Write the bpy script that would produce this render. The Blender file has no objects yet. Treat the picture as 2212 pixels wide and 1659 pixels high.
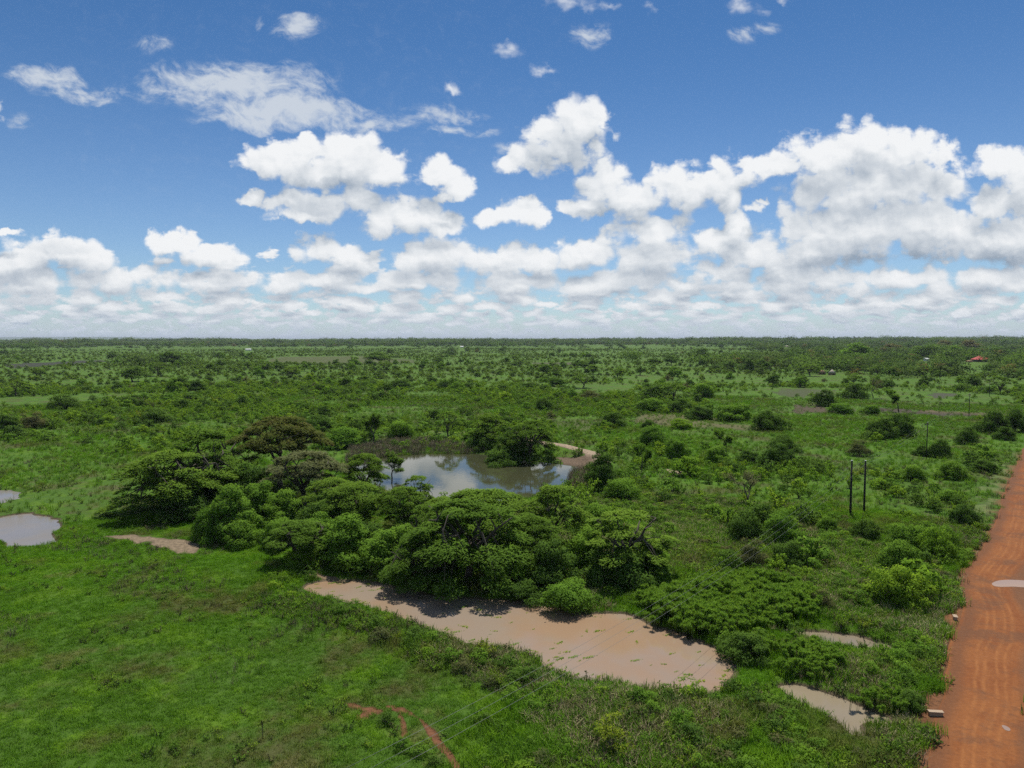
import bpy, math, random
import numpy as np
R = math.radians
sc = bpy.context.scene
col = sc.collection

# ------------------------------------------------------------------ camera
CAMH, F, CX, CY, HORIZ = 33.0, 1550.0, 1106.0, 829.5, 731.0
PITCH = math.atan((CY - HORIZ) / F)
cp, sp = math.cos(PITCH), math.sin(PITCH)
cam = bpy.data.cameras.new("camera")
cam.sensor_width = 36.0
cam.lens = F / 2212.0 * 36.0
cam.clip_start = 0.5
cam.clip_end = 200000.0
cam_o = bpy.data.objects.new("camera", cam)
cam_o.location = (0, 0, CAMH)
cam_o.rotation_euler = (math.pi / 2 - PITCH, 0, 0)
col.objects.link(cam_o)
sc.camera = cam_o

# ------------------------------------------------------------------ render look
sc.view_settings.view_transform = 'Standard'
sc.view_settings.look = 'None'
sc.view_settings.exposure = 0.0
sc.view_settings.gamma = 1.0
sc.view_settings.use_curve_mapping = False
sc.render.engine = 'CYCLES'
cy = sc.cycles
cy.max_bounces = 5
cy.diffuse_bounces = 3
cy.glossy_bounces = 2
cy.transmission_bounces = 3
cy.transparent_max_bounces = 4
cy.use_adaptive_sampling = True
cy.adaptive_threshold = 0.01
cy.adaptive_min_samples = 48
cy.use_denoising = False
cy.denoiser = 'OPENIMAGEDENOISE'
cy.denoising_input_passes = 'RGB_ALBEDO_NORMAL'
cy.denoising_prefilter = 'ACCURATE'
cy.caustics_reflective = False
cy.caustics_refractive = False

# ------------------------------------------------------------------ sun
SUN_EL, SUN_AZ = 67.0, 14.0          # azimuth clockwise from the viewing direction (+Y)
sun = bpy.data.lights.new("sun", 'SUN')
sun.energy = 5.0
sun.angle = R(0.53)
sun.color = (1.0, 0.955, 0.88)
sun_o = bpy.data.objects.new("sun", sun)
sun_o.rotation_euler = (R(90 - SUN_EL), 0, R(180 - SUN_AZ))
sun_o.location = (0, 0, 80)
col.objects.link(sun_o)


# ------------------------------------------------------------------ node helpers
class NT:
    def __init__(s, tree):
        s.t = tree

    def new(s, typ, **kw):
        n = s.t.nodes.new(typ)
        for k, v in kw.items():
            setattr(n, k, v)
        return n

    def put(s, sock, v):
        if v is None:
            return
        if isinstance(v, bpy.types.NodeSocket):
            s.t.links.new(v, sock)
        else:
            if sock.type == 'VECTOR' and isinstance(v, (int, float)):
                v = (v, v, v)
            if sock.type == 'RGBA' and len(v) == 3:
                v = (*v, 1.0)
            sock.default_value = v

    def m(s, op, a, b=None, c=None, clamp=False):
        n = s.new('ShaderNodeMath', operation=op, use_clamp=clamp)
        s.put(n.inputs[0], a)
        s.put(n.inputs[1], b)
        s.put(n.inputs[2], c)
        return n.outputs[0]

    def vm(s, op, a, b=None, c=None):
        n = s.new('ShaderNodeVectorMath', operation=op)
        s.put(n.inputs[0], a)
        s.put(n.inputs[1], b)
        if c is not None:
            s.put(n.inputs[2], c)
        return n.outputs['Value'] if op in ('LENGTH', 'DOT_PRODUCT') else n.outputs[0]

    def scale(s, a, f):
        n = s.new('ShaderNodeVectorMath', operation='SCALE')
        s.put(n.inputs[0], a)
        s.put(n.inputs['Scale'], f)
        return n.outputs[0]

    def noise(s, vec, scale, detail=4.0, rough=0.55, out='Fac', dist=0.0):
        n = s.new('ShaderNodeTexNoise')
        s.put(n.inputs['Vector'], vec)
        s.put(n.inputs['Scale'], scale)
        n.inputs['Detail'].default_value = detail
        n.inputs['Roughness'].default_value = rough
        n.inputs['Distortion'].default_value = dist
        return n.outputs[out]

    def noise2(s, vec, scale, detail=4.0, rough=0.55, out='Fac'):
        o = s.noise(vec, scale, detail, rough, out)
        o.node.noise_dimensions = '2D'
        return o

    def ramp(s, v, lo, hi, a=0.0, b=1.0, smooth=True):
        n = s.new('ShaderNodeMapRange')
        n.interpolation_type = 'SMOOTHSTEP' if smooth else 'LINEAR'
        n.clamp = True
        s.put(n.inputs['Value'], v)
        s.put(n.inputs['From Min'], lo)
        s.put(n.inputs['From Max'], hi)
        s.put(n.inputs['To Min'], a)
        s.put(n.inputs['To Max'], b)
        return n.outputs[0]

    def mix(s, f, a, b, blend='MIX'):
        n = s.new('ShaderNodeMix', data_type='RGBA', blend_type=blend)
        s.put(n.inputs[0], f)
        s.put(n.inputs[6], a)
        s.put(n.inputs[7], b)
        return n.outputs[2]

    def xyz(s, x, y, z=0.0):
        n = s.new('ShaderNodeCombineXYZ')
        s.put(n.inputs[0], x)
        s.put(n.inputs[1], y)
        s.put(n.inputs[2], z)
        return n.outputs[0]

    def sep(s, v):
        n = s.new('ShaderNodeSeparateXYZ')
        s.put(n.inputs[0], v)
        return n.outputs


def mat(name):
    m = bpy.data.materials.new(name)
    m.use_nodes = True
    m.node_tree.nodes.clear()
    t = NT(m.node_tree)
    out = t.new('ShaderNodeOutputMaterial')
    return m, t, out


# ------------------------------------------------------------------ sky with clouds (world, by direction)
def sky_uv(X, Y):
    a, b = (X - CX) / F, -(Y - CY) / F
    y = cp + sp * b
    z = -sp + cp * b
    return a / y, z / y


# heaps of cumulus: (x, y, half width, half height, weight)
CUM = [
    (600, 350, 68, 46, 1), (655, 328, 48, 36, 1), (748, 345, 92, 55, 1), (822, 358, 74, 40, 1), (700, 378, 115, 30, 1),
    (700, 440, 112, 40, 1), (645, 466, 64, 16, 1), (762, 430, 58, 36, 1), (545, 430, 26, 17, 1), (612, 440, 50, 18, .9),
    (945, 372, 48, 40, 1), (985, 405, 40, 28, 1), (960, 428, 24, 12, 1),
    (880, 470, 80, 46, 1), (950, 487, 54, 32, 1), (832, 496, 48, 26, 1),
    (690, 545, 58, 36, 1), (745, 552, 46, 28, 1),
    (950, 555, 92, 46, 1), (1030, 565, 44, 42, 1), (890, 566, 54, 26, 1),
    (1240, 268, 66, 64, 1), (1195, 290, 54, 48, 1), (1285, 245, 30, 38, 1), (1205, 335, 100, 36, 1), (1120, 345, 42, 28, 1),
    (1130, 460, 46, 34, 1), (1068, 475, 42, 20, 1), (1160, 468, 24, 22, 1),
    (1312, 395, 68, 46, 1), (1382, 420, 100, 46, 1), (1480, 402, 80, 52, 1), (1560, 390, 66, 50, 1), (1265, 445, 70, 22, 1), (1585, 440, 26, 42, .95),
    (1412, 505, 98, 42, 1),
    (1880, 305, 82, 48, 1), (1790, 335, 120, 44, 1), (1690, 350, 78, 28, 1), (1625, 352, 46, 20, 1), (1965, 330, 82, 44, 1), (2032, 340, 42, 38, 1),
    (1900, 400, 195, 72, 1), (1800, 390, 60, 40, 1), (1850, 500, 200, 70, 1), (2010, 490, 160, 70, 1), (1740, 545, 90, 45, 1),
    (2160, 348, 52, 38, 1), (2215, 385, 66, 60, 1), (2165, 430, 90, 46, 1), (2180, 520, 130, 60, 1),
    (130, 542, 118, 40, 1), (35, 572, 80, 34, 1), (195, 562, 64, 32, 1), (10, 502, 44, 9, .9),
    (370, 526, 64, 24, 1), (442, 548, 66, 25, 1), (500, 565, 50, 24, 1),
    (1150, 563, 96, 36, 1), (1260, 552, 86, 36, 1), (1400, 558, 110, 44, 1), (1600, 492, 34, 36, .95), (1640, 452, 30, 22, .9), (1655, 438, 18, 12, .85), (1562, 525, 56, 40, 1), (1640, 560, 90, 40, 1),
    (1092, 112, 54, 28, .60), (1175, 145, 40, 24, .58), (1240, 4, 100, 34, .56), (1310, 14, 50, 22, .5), (1402, 8, 30, 30, .46), (1612, 16, 66, 34, .58), (1680, 4, 46, 16, .56),
    (976, 200, 38, 28, .52), (-2, 236, 30, 30, .6),
]
CUM += [(60, 604, 110, 28, .9), (250, 602, 140, 28, .9), (480, 602, 110, 24, .9), (700, 602, 110, 24, .9), (900, 606, 120, 24, .9), (1120, 606, 110, 24, .9), (1350, 602, 120, 26, .9),
        (1550, 592, 100, 30, .9), (1750, 594, 120, 30, .9), (1950, 602, 160, 28, .9), (2130, 596, 120, 32, .9)]
# rows of small fair-weather heaps dwindling to the horizon
_r = random.Random(5)
for _y, _rx, _ry, _gap in ((622, 62, 21, 150), (644, 52, 16, 128), (663, 44, 12, 112), (680, 36, 9, 100), (694, 30, 6.5, 92)):
    _x = -40 + _r.uniform(0, _gap)
    while _x < 2260:
        CUM.append((_x, _y + _r.uniform(-5, 5), _rx * _r.uniform(.7, 1.4), _ry * _r.uniform(.75, 1.3), _r.uniform(.8, 1)))
        _x += _gap * _r.uniform(.6, 1.4)
# flat shaded undersides: (x, y, half width, half height, strength)
BASE = [(1850, 566, 190, 20, .34), (2160, 556, 80, 34, .30), (2000, 560, 90, 16, .22), (120, 540, 80, 16, .24), (60, 590, 120, 14, .16), (1500, 600, 90, 14, .14), (1210, 598, 110, 12, .16),
        (720, 462, 90, 16, .14), (720, 395, 120, 14, .12), (1205, 352, 90, 20, .14), (1350, 458, 120, 14, .14), (1480, 634, 50, 14, .2), (640, 640, 200, 12, .12), (1750, 645, 220, 12, .16), (960, 655, 140, 12, .14)]
# thin veils: (x, y, half width, half height, strength)
VEIL = [
    (110, 165, 100, 36, .8), (500, 185, 250, 58, .85), (620, 240, 235, 42, 1.0), (560, 258, 170, 24, .9), (640, 75, 60, 34, .75), (572, 50, 14, 20, .4), (330, 108, 70, 22, .4),
    (190, 200, 130, 30, .55), (800, 260, 130, 26, .6), (960, 240, 130, 30, .5), (970, 275, 90, 18, .5), (1265, 70, 66, 34, .5), (1610, 80, 70, 24, .4), (1670, 62, 30, 22, .45),
    (1060, 285, 40, 14, .4), (1080, 320, 26, 20, .35), (40, 262, 40, 24, .35),
]


def build_world():
    w = bpy.data.worlds.new("World")
    sc.world = w
    w.use_nodes = True
    w.node_tree.nodes.clear()
    t = NT(w.node_tree)
    STR = 0.1
    white = 1.0 / STR
    XP, YP = 1.0 / 1.14, 1.0 / 1.10

    def blob_group(name, blobs):
        g = bpy.data.node_groups.new(name, 'ShaderNodeTree')
        g.interface.new_socket("q", in_out='INPUT', socket_type='NodeSocketVector')
        g.interface.new_socket("field", in_out='OUTPUT', socket_type='NodeSocketFloat')
        G = NT(g)
        gi, go = G.new('NodeGroupInput'), G.new('NodeGroupOutput')
        qq = gi.outputs[0]
        cur = None
        for (x, y, rx, ry, wt) in blobs:
            a, b = sky_uv(x, y)
            d = G.vm('MULTIPLY_ADD', qq, (F / rx * XP, F / ry * YP, 0), (-a * F / rx * XP, -b * F / ry * YP, 0))
            val = G.m('SUBTRACT', wt, G.vm('LENGTH', d))
            cur = val if cur is None else G.m('SMOOTH_MAX', cur, val, .22)
        G.put(go.inputs[0], cur if cur is not None else -3.0)
        return g

    # fine structure shared by every cloud: heaps near the horizon and billows
    g = bpy.data.node_groups.new("cloud_detail", 'ShaderNodeTree')
    g.interface.new_socket("q", in_out='INPUT', socket_type='NodeSocketVector')
    g.interface.new_socket("field", in_out='INPUT', socket_type='NodeSocketFloat')
    g.interface.new_socket("height", in_out='OUTPUT', socket_type='NodeSocketFloat')
    G = NT(g)
    gi, go = G.new('NodeGroupInput'), G.new('NodeGroupOutput')
    q, cur = gi.outputs[0], gi.outputs[1]
    s = G.sep(q)
    bn = G.noise2(G.vm('MULTIPLY', q, (1.0, 2.1, 1)), 13.0, 4.0, .58)
    bn2 = G.noise2(G.vm('MULTIPLY', q, (1.0, 2.4, 1)), 32.0, 4.0, .58)
    k = G.ramp(s[1], .035, .095)
    near = G.m('ADD', G.m('MULTIPLY', bn, k), G.m('MULTIPLY', bn2, G.m('SUBTRACT', 1.0, k)))
    band = G.m('MULTIPLY_ADD', G.m('SUBTRACT', .100, s[1]), 20.0, G.m('MULTIPLY', G.m('SUBTRACT', near, .5), 4.0))
    band = G.m('MINIMUM', band, G.m('MULTIPLY_ADD', near, 2.6, -1.15))
    cur = G.m('SMOOTH_MAX', cur, band, .3)
    b1 = G.noise2(q, 24.0, 5.0, .60)
    b1 = G.m('ADD', G.m('MULTIPLY', b1, k), G.m('MULTIPLY', G.noise2(G.vm('MULTIPLY', q, (1.0, 1.5, 1)), 66.0, 4.0, .58), G.m('SUBTRACT', 1.0, k)))
    vo = G.new('ShaderNodeTexVoronoi', feature='F1', voronoi_dimensions='2D')
    G.put(vo.inputs['Vector'], G.vm('ADD', q, G.scale(G.xyz(b1, bn2), .03)))
    vo.inputs['Scale'].default_value = 27.0
    vo.inputs['Detail'].default_value = 1.0
    bil = G.m('MULTIPLY', G.m('MULTIPLY_ADD', vo.outputs['Distance'], -.62, .40), G.m('MULTIPLY_ADD', k, .75, .25))
    G.put(go.inputs[0], G.m('ADD', cur, G.m('MULTIPLY_ADD', G.m('SUBTRACT', b1, .5), .80, bil)))
    detail = g

    geo = t.new('ShaderNodeTexCoord')
    dirv = geo.outputs['Generated']
    d = t.sep(dirv)
    yy = t.m('MAXIMUM', t.m('ABSOLUTE', d[1]), .05)
    u = t.m('DIVIDE', d[0], yy)
    v = t.m('DIVIDE', d[2], yy)
    q = t.xyz(u, v)

    sky = t.new('ShaderNodeTexSky')
    sky.sky_type = 'NISHITA'
    sky.sun_disc = False
    sky.sun_elevation = R(SUN_EL)
    sky.sun_rotation = R(SUN_AZ)
    sky.altitude = 1000
    sky.air_density = 1.0
    sky.dust_density = 0.3
    sky.ozone_density = 2.6
    hi = t.ramp(d[2], .05, .42)
    tint = t.mix(hi, (.77, .88, 1.0), (.40, .66, .87))
    tint = t.mix(1.0, sky.outputs[0], tint, 'MULTIPLY')

    def bg(c):
        n = t.new('ShaderNodeBackground')
        t.put(n.inputs[0], c)
        n.inputs[1].default_value = STR
        return n.outputs[0]

    def mixs(f, a, b):
        n = t.new('ShaderNodeMixShader')
        t.put(n.inputs[0], f)
        t.t.links.new(a, n.inputs[1])
        t.t.links.new(b, n.inputs[2])
        return n.outputs[0]

    t0, sky_in = t, (q, v, d[2], tint)

    def veil_mask(t, veils, vq):
        cv = None
        for (x, y, rx, ry, wt) in veils:
            a, b = sky_uv(x, y)
            dd = t.vm('MULTIPLY_ADD', vq, (F / rx, F / ry, 0), (-a * F / rx, -b * F / ry, 0))
            val = t.m('MULTIPLY', t.m('SUBTRACT', 1.0, t.vm('LENGTH', dd), clamp=True), wt)
            cv = val if cv is None else t.m('SMOOTH_MAX', cv, val, .12)
        rot = t.new('ShaderNodeVectorRotate', rotation_type='Z_AXIS')
        t.put(rot.inputs['Vector'], vq)
        rot.inputs['Angle'].default_value = R(14)
        st = t.noise2(t.vm('MULTIPLY', rot.outputs[0], (1.0, 1.7, 1)), 44.0, 5.0, .62)
        ve = t.m('MULTIPLY', t.ramp(t.m('MULTIPLY_ADD', t.m('SUBTRACT', st, .5), 1.15, cv), .0, .75), t.ramp(cv, 0, .25))
        return t.m('MULTIPLY', ve, .86)

    def slab(blobs, veils, bases, name):
        gr = blob_group(name + "_outline", blobs)
        tree = bpy.data.node_groups.new(name, 'ShaderNodeTree')
        tree.interface.new_socket("q", in_out='INPUT', socket_type='NodeSocketVector')
        tree.interface.new_socket("v", in_out='INPUT', socket_type='NodeSocketFloat')
        tree.interface.new_socket("z", in_out='INPUT', socket_type='NodeSocketFloat')
        tree.interface.new_socket("blue", in_out='INPUT', socket_type='NodeSocketColor')
        tree.interface.new_socket("colour", in_out='OUTPUT', socket_type='NodeSocketColor')
        outer, t = t0, NT(tree)
        gi, go = t.new('NodeGroupInput'), t.new('NodeGroupOutput')
        q, v, dz, tint = gi.outputs[0], gi.outputs[1], gi.outputs[2], gi.outputs[3]

        def use(gr, *ins):
            n = t.new('ShaderNodeGroup')
            n.node_tree = gr
            for i, x in enumerate(ins):
                t.put(n.inputs[i], x)
            return n.outputs[0]
        wob = t.vm('SUBTRACT', t.noise2(q, 9.0, 2.0, .5, 'Color'), (.5, .5, .5))
        wob2 = t.vm('SUBTRACT', t.noise2(q, 32.0, 4.0, .62, 'Color'), (.5, .5, .5))
        wv = t.vm('ADD', t.scale(wob, t.ramp(v, .0, .17, .004, .027, False)), t.scale(wob2, t.ramp(v, .0, .15, .006, .026, False)))
        sh_ = t.ramp(v, .02, .16, .22, 1.0, False)
        off1, off2 = t.scale((.003, .007, 0), sh_), t.scale((.008, .040, 0), sh_)
        qa = t.vm('ADD', q, wv)
        A0 = use(gr, qa)
        A2 = use(gr, t.vm('ADD', qa, off2))
        f0 = use(detail, q, A0)
        f1 = use(detail, t.vm('ADD', q, off1), A0)
        f2 = use(detail, t.vm('ADD', q, off2), A2)
        alpha = t.m('MULTIPLY', t.ramp(f0, -.04, t.ramp(v, .27, .37, .40, .85)), t.ramp(v, .30, .40, 1.0, .72))
        lit = t.m('ADD', t.m('MULTIPLY', t.m('SUBTRACT', f0, f1), .34), t.m('MULTIPLY', t.m('SUBTRACT', f0, f2), .26))
        lit = t.m('ADD', lit, t.m('MULTIPLY', t.m('MINIMUM', t.m('SUBTRACT', A0, A2), .5), t.ramp(A0, -.4, .1, 0, .34)))
        thick = t.ramp(f0, .1, 1.2)
        lit = t.m('MULTIPLY_ADD', thick, -.12, t.m('ADD', lit, .63), clamp=True)
        cr = t.new('ShaderNodeValToRGB')
        e = cr.color_ramp.elements
        e[0].position, e[0].color = 0.0, (.30, .37, .46, 1)
        e[1].position, e[1].color = 1.0, (.90, .915, .93, 1)
        for p, c in ((.28, (.46, .52, .595, 1)), (.58, (.64, .685, .735, 1)), (.8, (.79, .82, .85, 1))):
            x = e.new(p)
            x.color = c
        for (x, y, rx, ry, wt) in bases:
            a, b = sky_uv(x, y)
            ln = t.vm('LENGTH', t.vm('MULTIPLY_ADD', qa, (F / rx, F / ry, 0), (-a * F / rx, -b * F / ry, 0)))
            lit = t.m('SUBTRACT', lit, t.ramp(ln, .25, 1.25, wt * .95, 0.0))
        t.put(cr.inputs[0], lit)
        c = tint
        if veils:
            vq = t.vm('ADD', q, t.scale(t.vm('SUBTRACT', t.noise2(q, 7.0, 3.0, .55, 'Color'), (.5, .5, .5)), .06))
            c = t.mix(veil_mask(t, veils, vq), c, (.66 * white, .71 * white, .77 * white))
        c = t.mix(alpha, c, t.scale(cr.outputs[0], white))
        low = t.ramp(dz, -.012, .05, .84, 0.0)
        t.put(go.inputs[0], t.mix(low, c, (.47 * white, .565 * white, .68 * white)))
        n = outer.new('ShaderNodeGroup')
        n.node_tree = tree
        for i, x in enumerate(sky_in):
            outer.put(n.inputs[i], x)
        return bg(n.outputs[0])

    edges = [-9, 180, 390, 560, 720, 880, 1040, 1210, 1380, 1560, 1740, 1900, 2060, 9999]
    def column(i):
        lo, hi_ = edges[i], edges[i + 1]
        cells = []
        for j, (top, bot) in enumerate(((-9999, 470), (470, 608), (608, 9999))):
            sel = lambda L, k: [b for b in L if b[0] + b[2] * k + 50 > lo and b[0] - b[2] * k - 50 < hi_ and b[1] + b[3] * k + 45 > top and b[1] - b[3] * k - 45 < bot]
            cells.append(slab(sel(CUM, 1.25), sel(VEIL, 1.0), sel(BASE, 1.25), "cloud_heaps_%d_%d" % (i, j)))
        c = mixs(t.m('GREATER_THAN', v, sky_uv(1106, 470)[1]), cells[1], cells[0])
        return mixs(t.m('GREATER_THAN', v, sky_uv(1106, 608)[1]), cells[2], c)

    def pick(i, j):
        """the sky between two edges, halved until one column is left"""
        if j - i == 1:
            return column(i)
        k = (i + j) // 2
        return mixs(t.m('GREATER_THAN', u, sky_uv(edges[k], 500)[0]), pick(i, k), pick(k, j))

    sh = pick(0, len(edges) - 1)
    # the rest of the sky: scattered heaps all round and overhead
    pn = t.noise2(t.vm('DIVIDE', dirv, t.m('MAXIMUM', d[2], .07)) if False else t.vm('MULTIPLY', dirv, (1, 1, 1)), 3.2, 5.0, .6)
    other = t.mix(t.ramp(pn, .5, .62), tint, (.62 * white, .67 * white, .72 * white))
    other = t.mix(t.ramp(d[2], -.01, .16, .9, 0.0), other, (.5 * white, .58 * white, .68 * white))
    inside = t.m('MULTIPLY', t.m('LESS_THAN', t.m('ABSOLUTE', u), .95), t.m('GREATER_THAN', d[1], .2))
    inside = t.m('MULTIPLY', inside, t.m('LESS_THAN', v, .64))
    inside = t.m('MULTIPLY', inside, t.m('GREATER_THAN', d[2], -.004))
    sh = mixs(inside, bg(other), sh)
    out = t.new('ShaderNodeOutputWorld')
    t.t.links.new(sh, out.inputs[0])
    w.cycles.sampling_method = 'MANUAL'
    w.cycles.sample_map_resolution = 512


build_world()

# ------------------------------------------------------------------ geometry helpers
rng = np.random.default_rng(7)


def ground_at(X, Y, z=0.0):
    """point of the level z seen in the direction (X, Y)"""
    a, b = (X - CX) / F, -(Y - CY) / F
    y, zz = cp + sp * b, -sp + cp * b
    k = (z - CAMH) / zz
    return np.array([a * k, y * k])


def poly(pts, z=0.0):
    return np.array([ground_at(x, y, z) for x, y in pts])


def smooth(P, n=2, closed=True):
    """corner cutting"""
    for _ in range(n):
        if closed:
            Q = np.roll(P, -1, 0)
            P = np.stack([.75 * P + .25 * Q, .25 * P + .75 * Q], 1).reshape(-1, P.shape[1])
        else:
            A, B = P[:-1], P[1:]
            P = np.concatenate([P[:1], np.stack([.75 * A + .25 * B, .25 * A + .75 * B], 1).reshape(-1, P.shape[1]), P[-1:]])
    return P


def seg_dist(x, y, P, closed=True):
    d = np.full(x.shape, 1e9)
    n = len(P)
    for i in range(n if closed else n - 1):
        a, b = P[i], P[(i + 1) % n]
        ab = b - a
        l2 = max(ab @ ab, 1e-9)
        s = np.clip(((x - a[0]) * ab[0] + (y - a[1]) * ab[1]) / l2, 0, 1)
        d = np.minimum(d, np.hypot(x - a[0] - s * ab[0], y - a[1] - s * ab[1]))
    return d


def inside(x, y, P):
    r = np.zeros(x.shape, bool)
    n = len(P)
    for i in range(n):
        (x1, y1), (x2, y2) = P[i], P[(i + 1) % n]
        c = (y1 > y) != (y2 > y)
        with np.errstate(divide='ignore', invalid='ignore'):
            r ^= c & (x < (x2 - x1) * (y - y1) / (y2 - y1 + 1e-12) + x1)
    return r


def sdist(x, y, P, pad=6.0):
    """signed distance, positive inside; -99 well outside"""
    out = np.full(x.shape, -99.0)
    lo, hi = P.min(0) - pad, P.max(0) + pad
    k = (x > lo[0]) & (x < hi[0]) & (y > lo[1]) & (y < hi[1])
    if k.any():
        xx, yy = x[k], y[k]
        d = seg_dist(xx, yy, P)
        out[k] = np.where(inside(xx, yy, P), d, -d)
    return out


def sstep(a, b, x):
    t = np.clip((x - a) / (b - a), 0, 1)
    return t * t * (3 - 2 * t)


def vnoise(x, y, s, seed=0):
    r = np.random.default_rng(1000 + seed).random((256, 256))
    fx, fy = x / s + 97.3, y / s + 41.7
    ix, iy = np.floor(fx).astype(int), np.floor(fy).astype(int)
    tx, ty = fx - ix, fy - iy
    tx, ty = tx * tx * (3 - 2 * tx), ty * ty * (3 - 2 * ty)
    g = lambda i, j: r[(ix + i) % 256, (iy + j) % 256]
    return (g(0, 0) * (1 - tx) + g(1, 0) * tx) * (1 - ty) + (g(0, 1) * (1 - tx) + g(1, 1) * tx) * ty


def fbm(x, y, s, seed=0, n=3):
    v, a, tot = 0, 1, 0
    for i in range(n):
        v = v + a * vnoise(x, y, s / 2 ** i, seed + i)
        tot += a
        a *= .5
    return v / tot


def mk_mesh(name, V, polys, mats=(), mat_idx=None, flat=True, uv=None):
    """polys: list of int arrays (n, k)"""
    me = bpy.data.meshes.new(name)
    V = np.asarray(V, np.float32)
    polys = [np.asarray(p, np.int32) for p in polys if len(p)]
    me.vertices.add(len(V))
    me.vertices.foreach_set('co', V.ravel())
    nl = sum(p.size for p in polys)
    npl = sum(len(p) for p in polys)
    me.loops.add(nl)
    me.loops.foreach_set('vertex_index', np.concatenate([p.ravel() for p in polys]))
    tot = np.concatenate([np.full(len(p), p.shape[1], np.int32) for p in polys])
    me.polygons.add(npl)
    me.polygons.foreach_set('loop_start', np.concatenate([[0], np.cumsum(tot)[:-1]]).astype(np.int32))
    me.polygons.foreach_set('loop_total', tot)
    for m in mats:
        me.materials.append(m)
    if mat_idx is not None:
        me.polygons.foreach_set('material_index', np.asarray(mat_idx, np.int32))
    me.polygons.foreach_set('use_smooth', np.full(npl, not flat))
    me.update(calc_edges=True)
    return me


def link(name, me, parent=None, loc=None):
    o = bpy.data.objects.new(name, me)
    col.objects.link(o)
    if parent is not None:
        o.parent = parent
    if loc is not None:
        o.location = loc
    return o


def tag(o, label=None, cat=None, group=None, kind=None):
    if label:
        o['label'] = label
    if cat:
        o['category'] = cat
    if group:
        o['group'] = group
    if kind:
        o['kind'] = kind
    return o


class MB:
    """collects pieces of one mesh"""

    def __init__(s):
        s.V, s.P, s.n, s.mi, s.N = [], [], 0, [], []

    def add(s, V, polys, mi=0, puff=None):
        V = np.asarray(V, float)
        s.V.append(V)
        s.N.append(np.zeros(V.shape) if puff is None else puff)
        for p in polys:
            p = np.asarray(p, int)
            if len(p):
                s.P.append(p + s.n)
                s.mi.append(np.full(len(p), mi))
        s.n += len(V)

    def tube(s, pts, rad, k=6, cap=True, mi=0):
        pts = np.asarray(pts, float)
        rad = np.broadcast_to(rad, len(pts))
        d = np.gradient(pts, axis=0)
        d /= np.linalg.norm(d, axis=1)[:, None] + 1e-9
        ref = np.where(np.abs(d[:, 2:3]) > .9, [[1, 0, 0]], [[0, 0, 1]])
        a = np.cross(d, ref)
        a /= np.linalg.norm(a, axis=1)[:, None] + 1e-9
        b = np.cross(d, a)
        th = np.arange(k) / k * 2 * math.pi
        ring = pts[:, None] + rad[:, None, None] * (a[:, None] * np.cos(th)[None, :, None] + b[:, None] * np.sin(th)[None, :, None])
        n = len(pts)
        i = (np.arange(n - 1)[:, None] * k + np.arange(k)).ravel()
        j = (np.arange(n - 1)[:, None] * k + (np.arange(k) + 1) % k).ravel()
        q = np.stack([i, j, j + k, i + k], 1)
        V = ring.reshape(-1, 3)
        P = [q]
        if cap:
            P.append((np.arange(k) + (n - 1) * k)[None])
            P.append(np.arange(k)[::-1][None])
        s.add(V, P, mi)

    def box(s, c, size, rz=0.0, mi=0):
        x, y, z = np.array(size) / 2
        V = np.array([[i * x, j * y, k * z] for i in (-1, 1) for j in (-1, 1) for k in (-1, 1)], float)
        co, si = math.cos(rz), math.sin(rz)
        V = np.stack([V[:, 0] * co - V[:, 1] * si, V[:, 0] * si + V[:, 1] * co, V[:, 2]], 1) + np.array(c)
        s.add(V, [np.array([[0, 1, 3, 2], [4, 6, 7, 5], [0, 4, 5, 1], [2, 3, 7, 6], [0, 2, 6, 4], [1, 5, 7, 3]])], mi)

    def leaves(s, c, d, nrm, L, W, mi=0, puff=None):
        """diamond leaves: centres, long directions, normals"""
        d = d / (np.linalg.norm(d, axis=1)[:, None] + 1e-9)
        t = np.cross(nrm, d)
        t /= np.linalg.norm(t, axis=1)[:, None] + 1e-9
        L = np.broadcast_to(L, len(c))[:, None] / 2
        W = np.broadcast_to(W, len(c))[:, None] / 2
        V = np.stack([c - d * L, c + t * W - d * L * .1, c + d * L, c - t * W - d * L * .1], 1).reshape(-1, 3)
        n = len(c)
        s.add(V, [np.arange(n * 4).reshape(n, 4)], mi, None if puff is None else np.repeat(puff / (np.linalg.norm(puff, axis=1)[:, None] + 1e-9), 4, 0))

    def mesh(s, name, mats=(), flat=True):
        me = mk_mesh(name, np.concatenate(s.V), s.P, mats, np.concatenate(s.mi), flat)
        N = np.concatenate(s.N)
        if np.abs(N).max() > 0:
            me.attributes.new('puff', 'FLOAT_VECTOR', 'POINT').data.foreach_set('vector', N.astype(np.float32).ravel())
        return me


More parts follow.
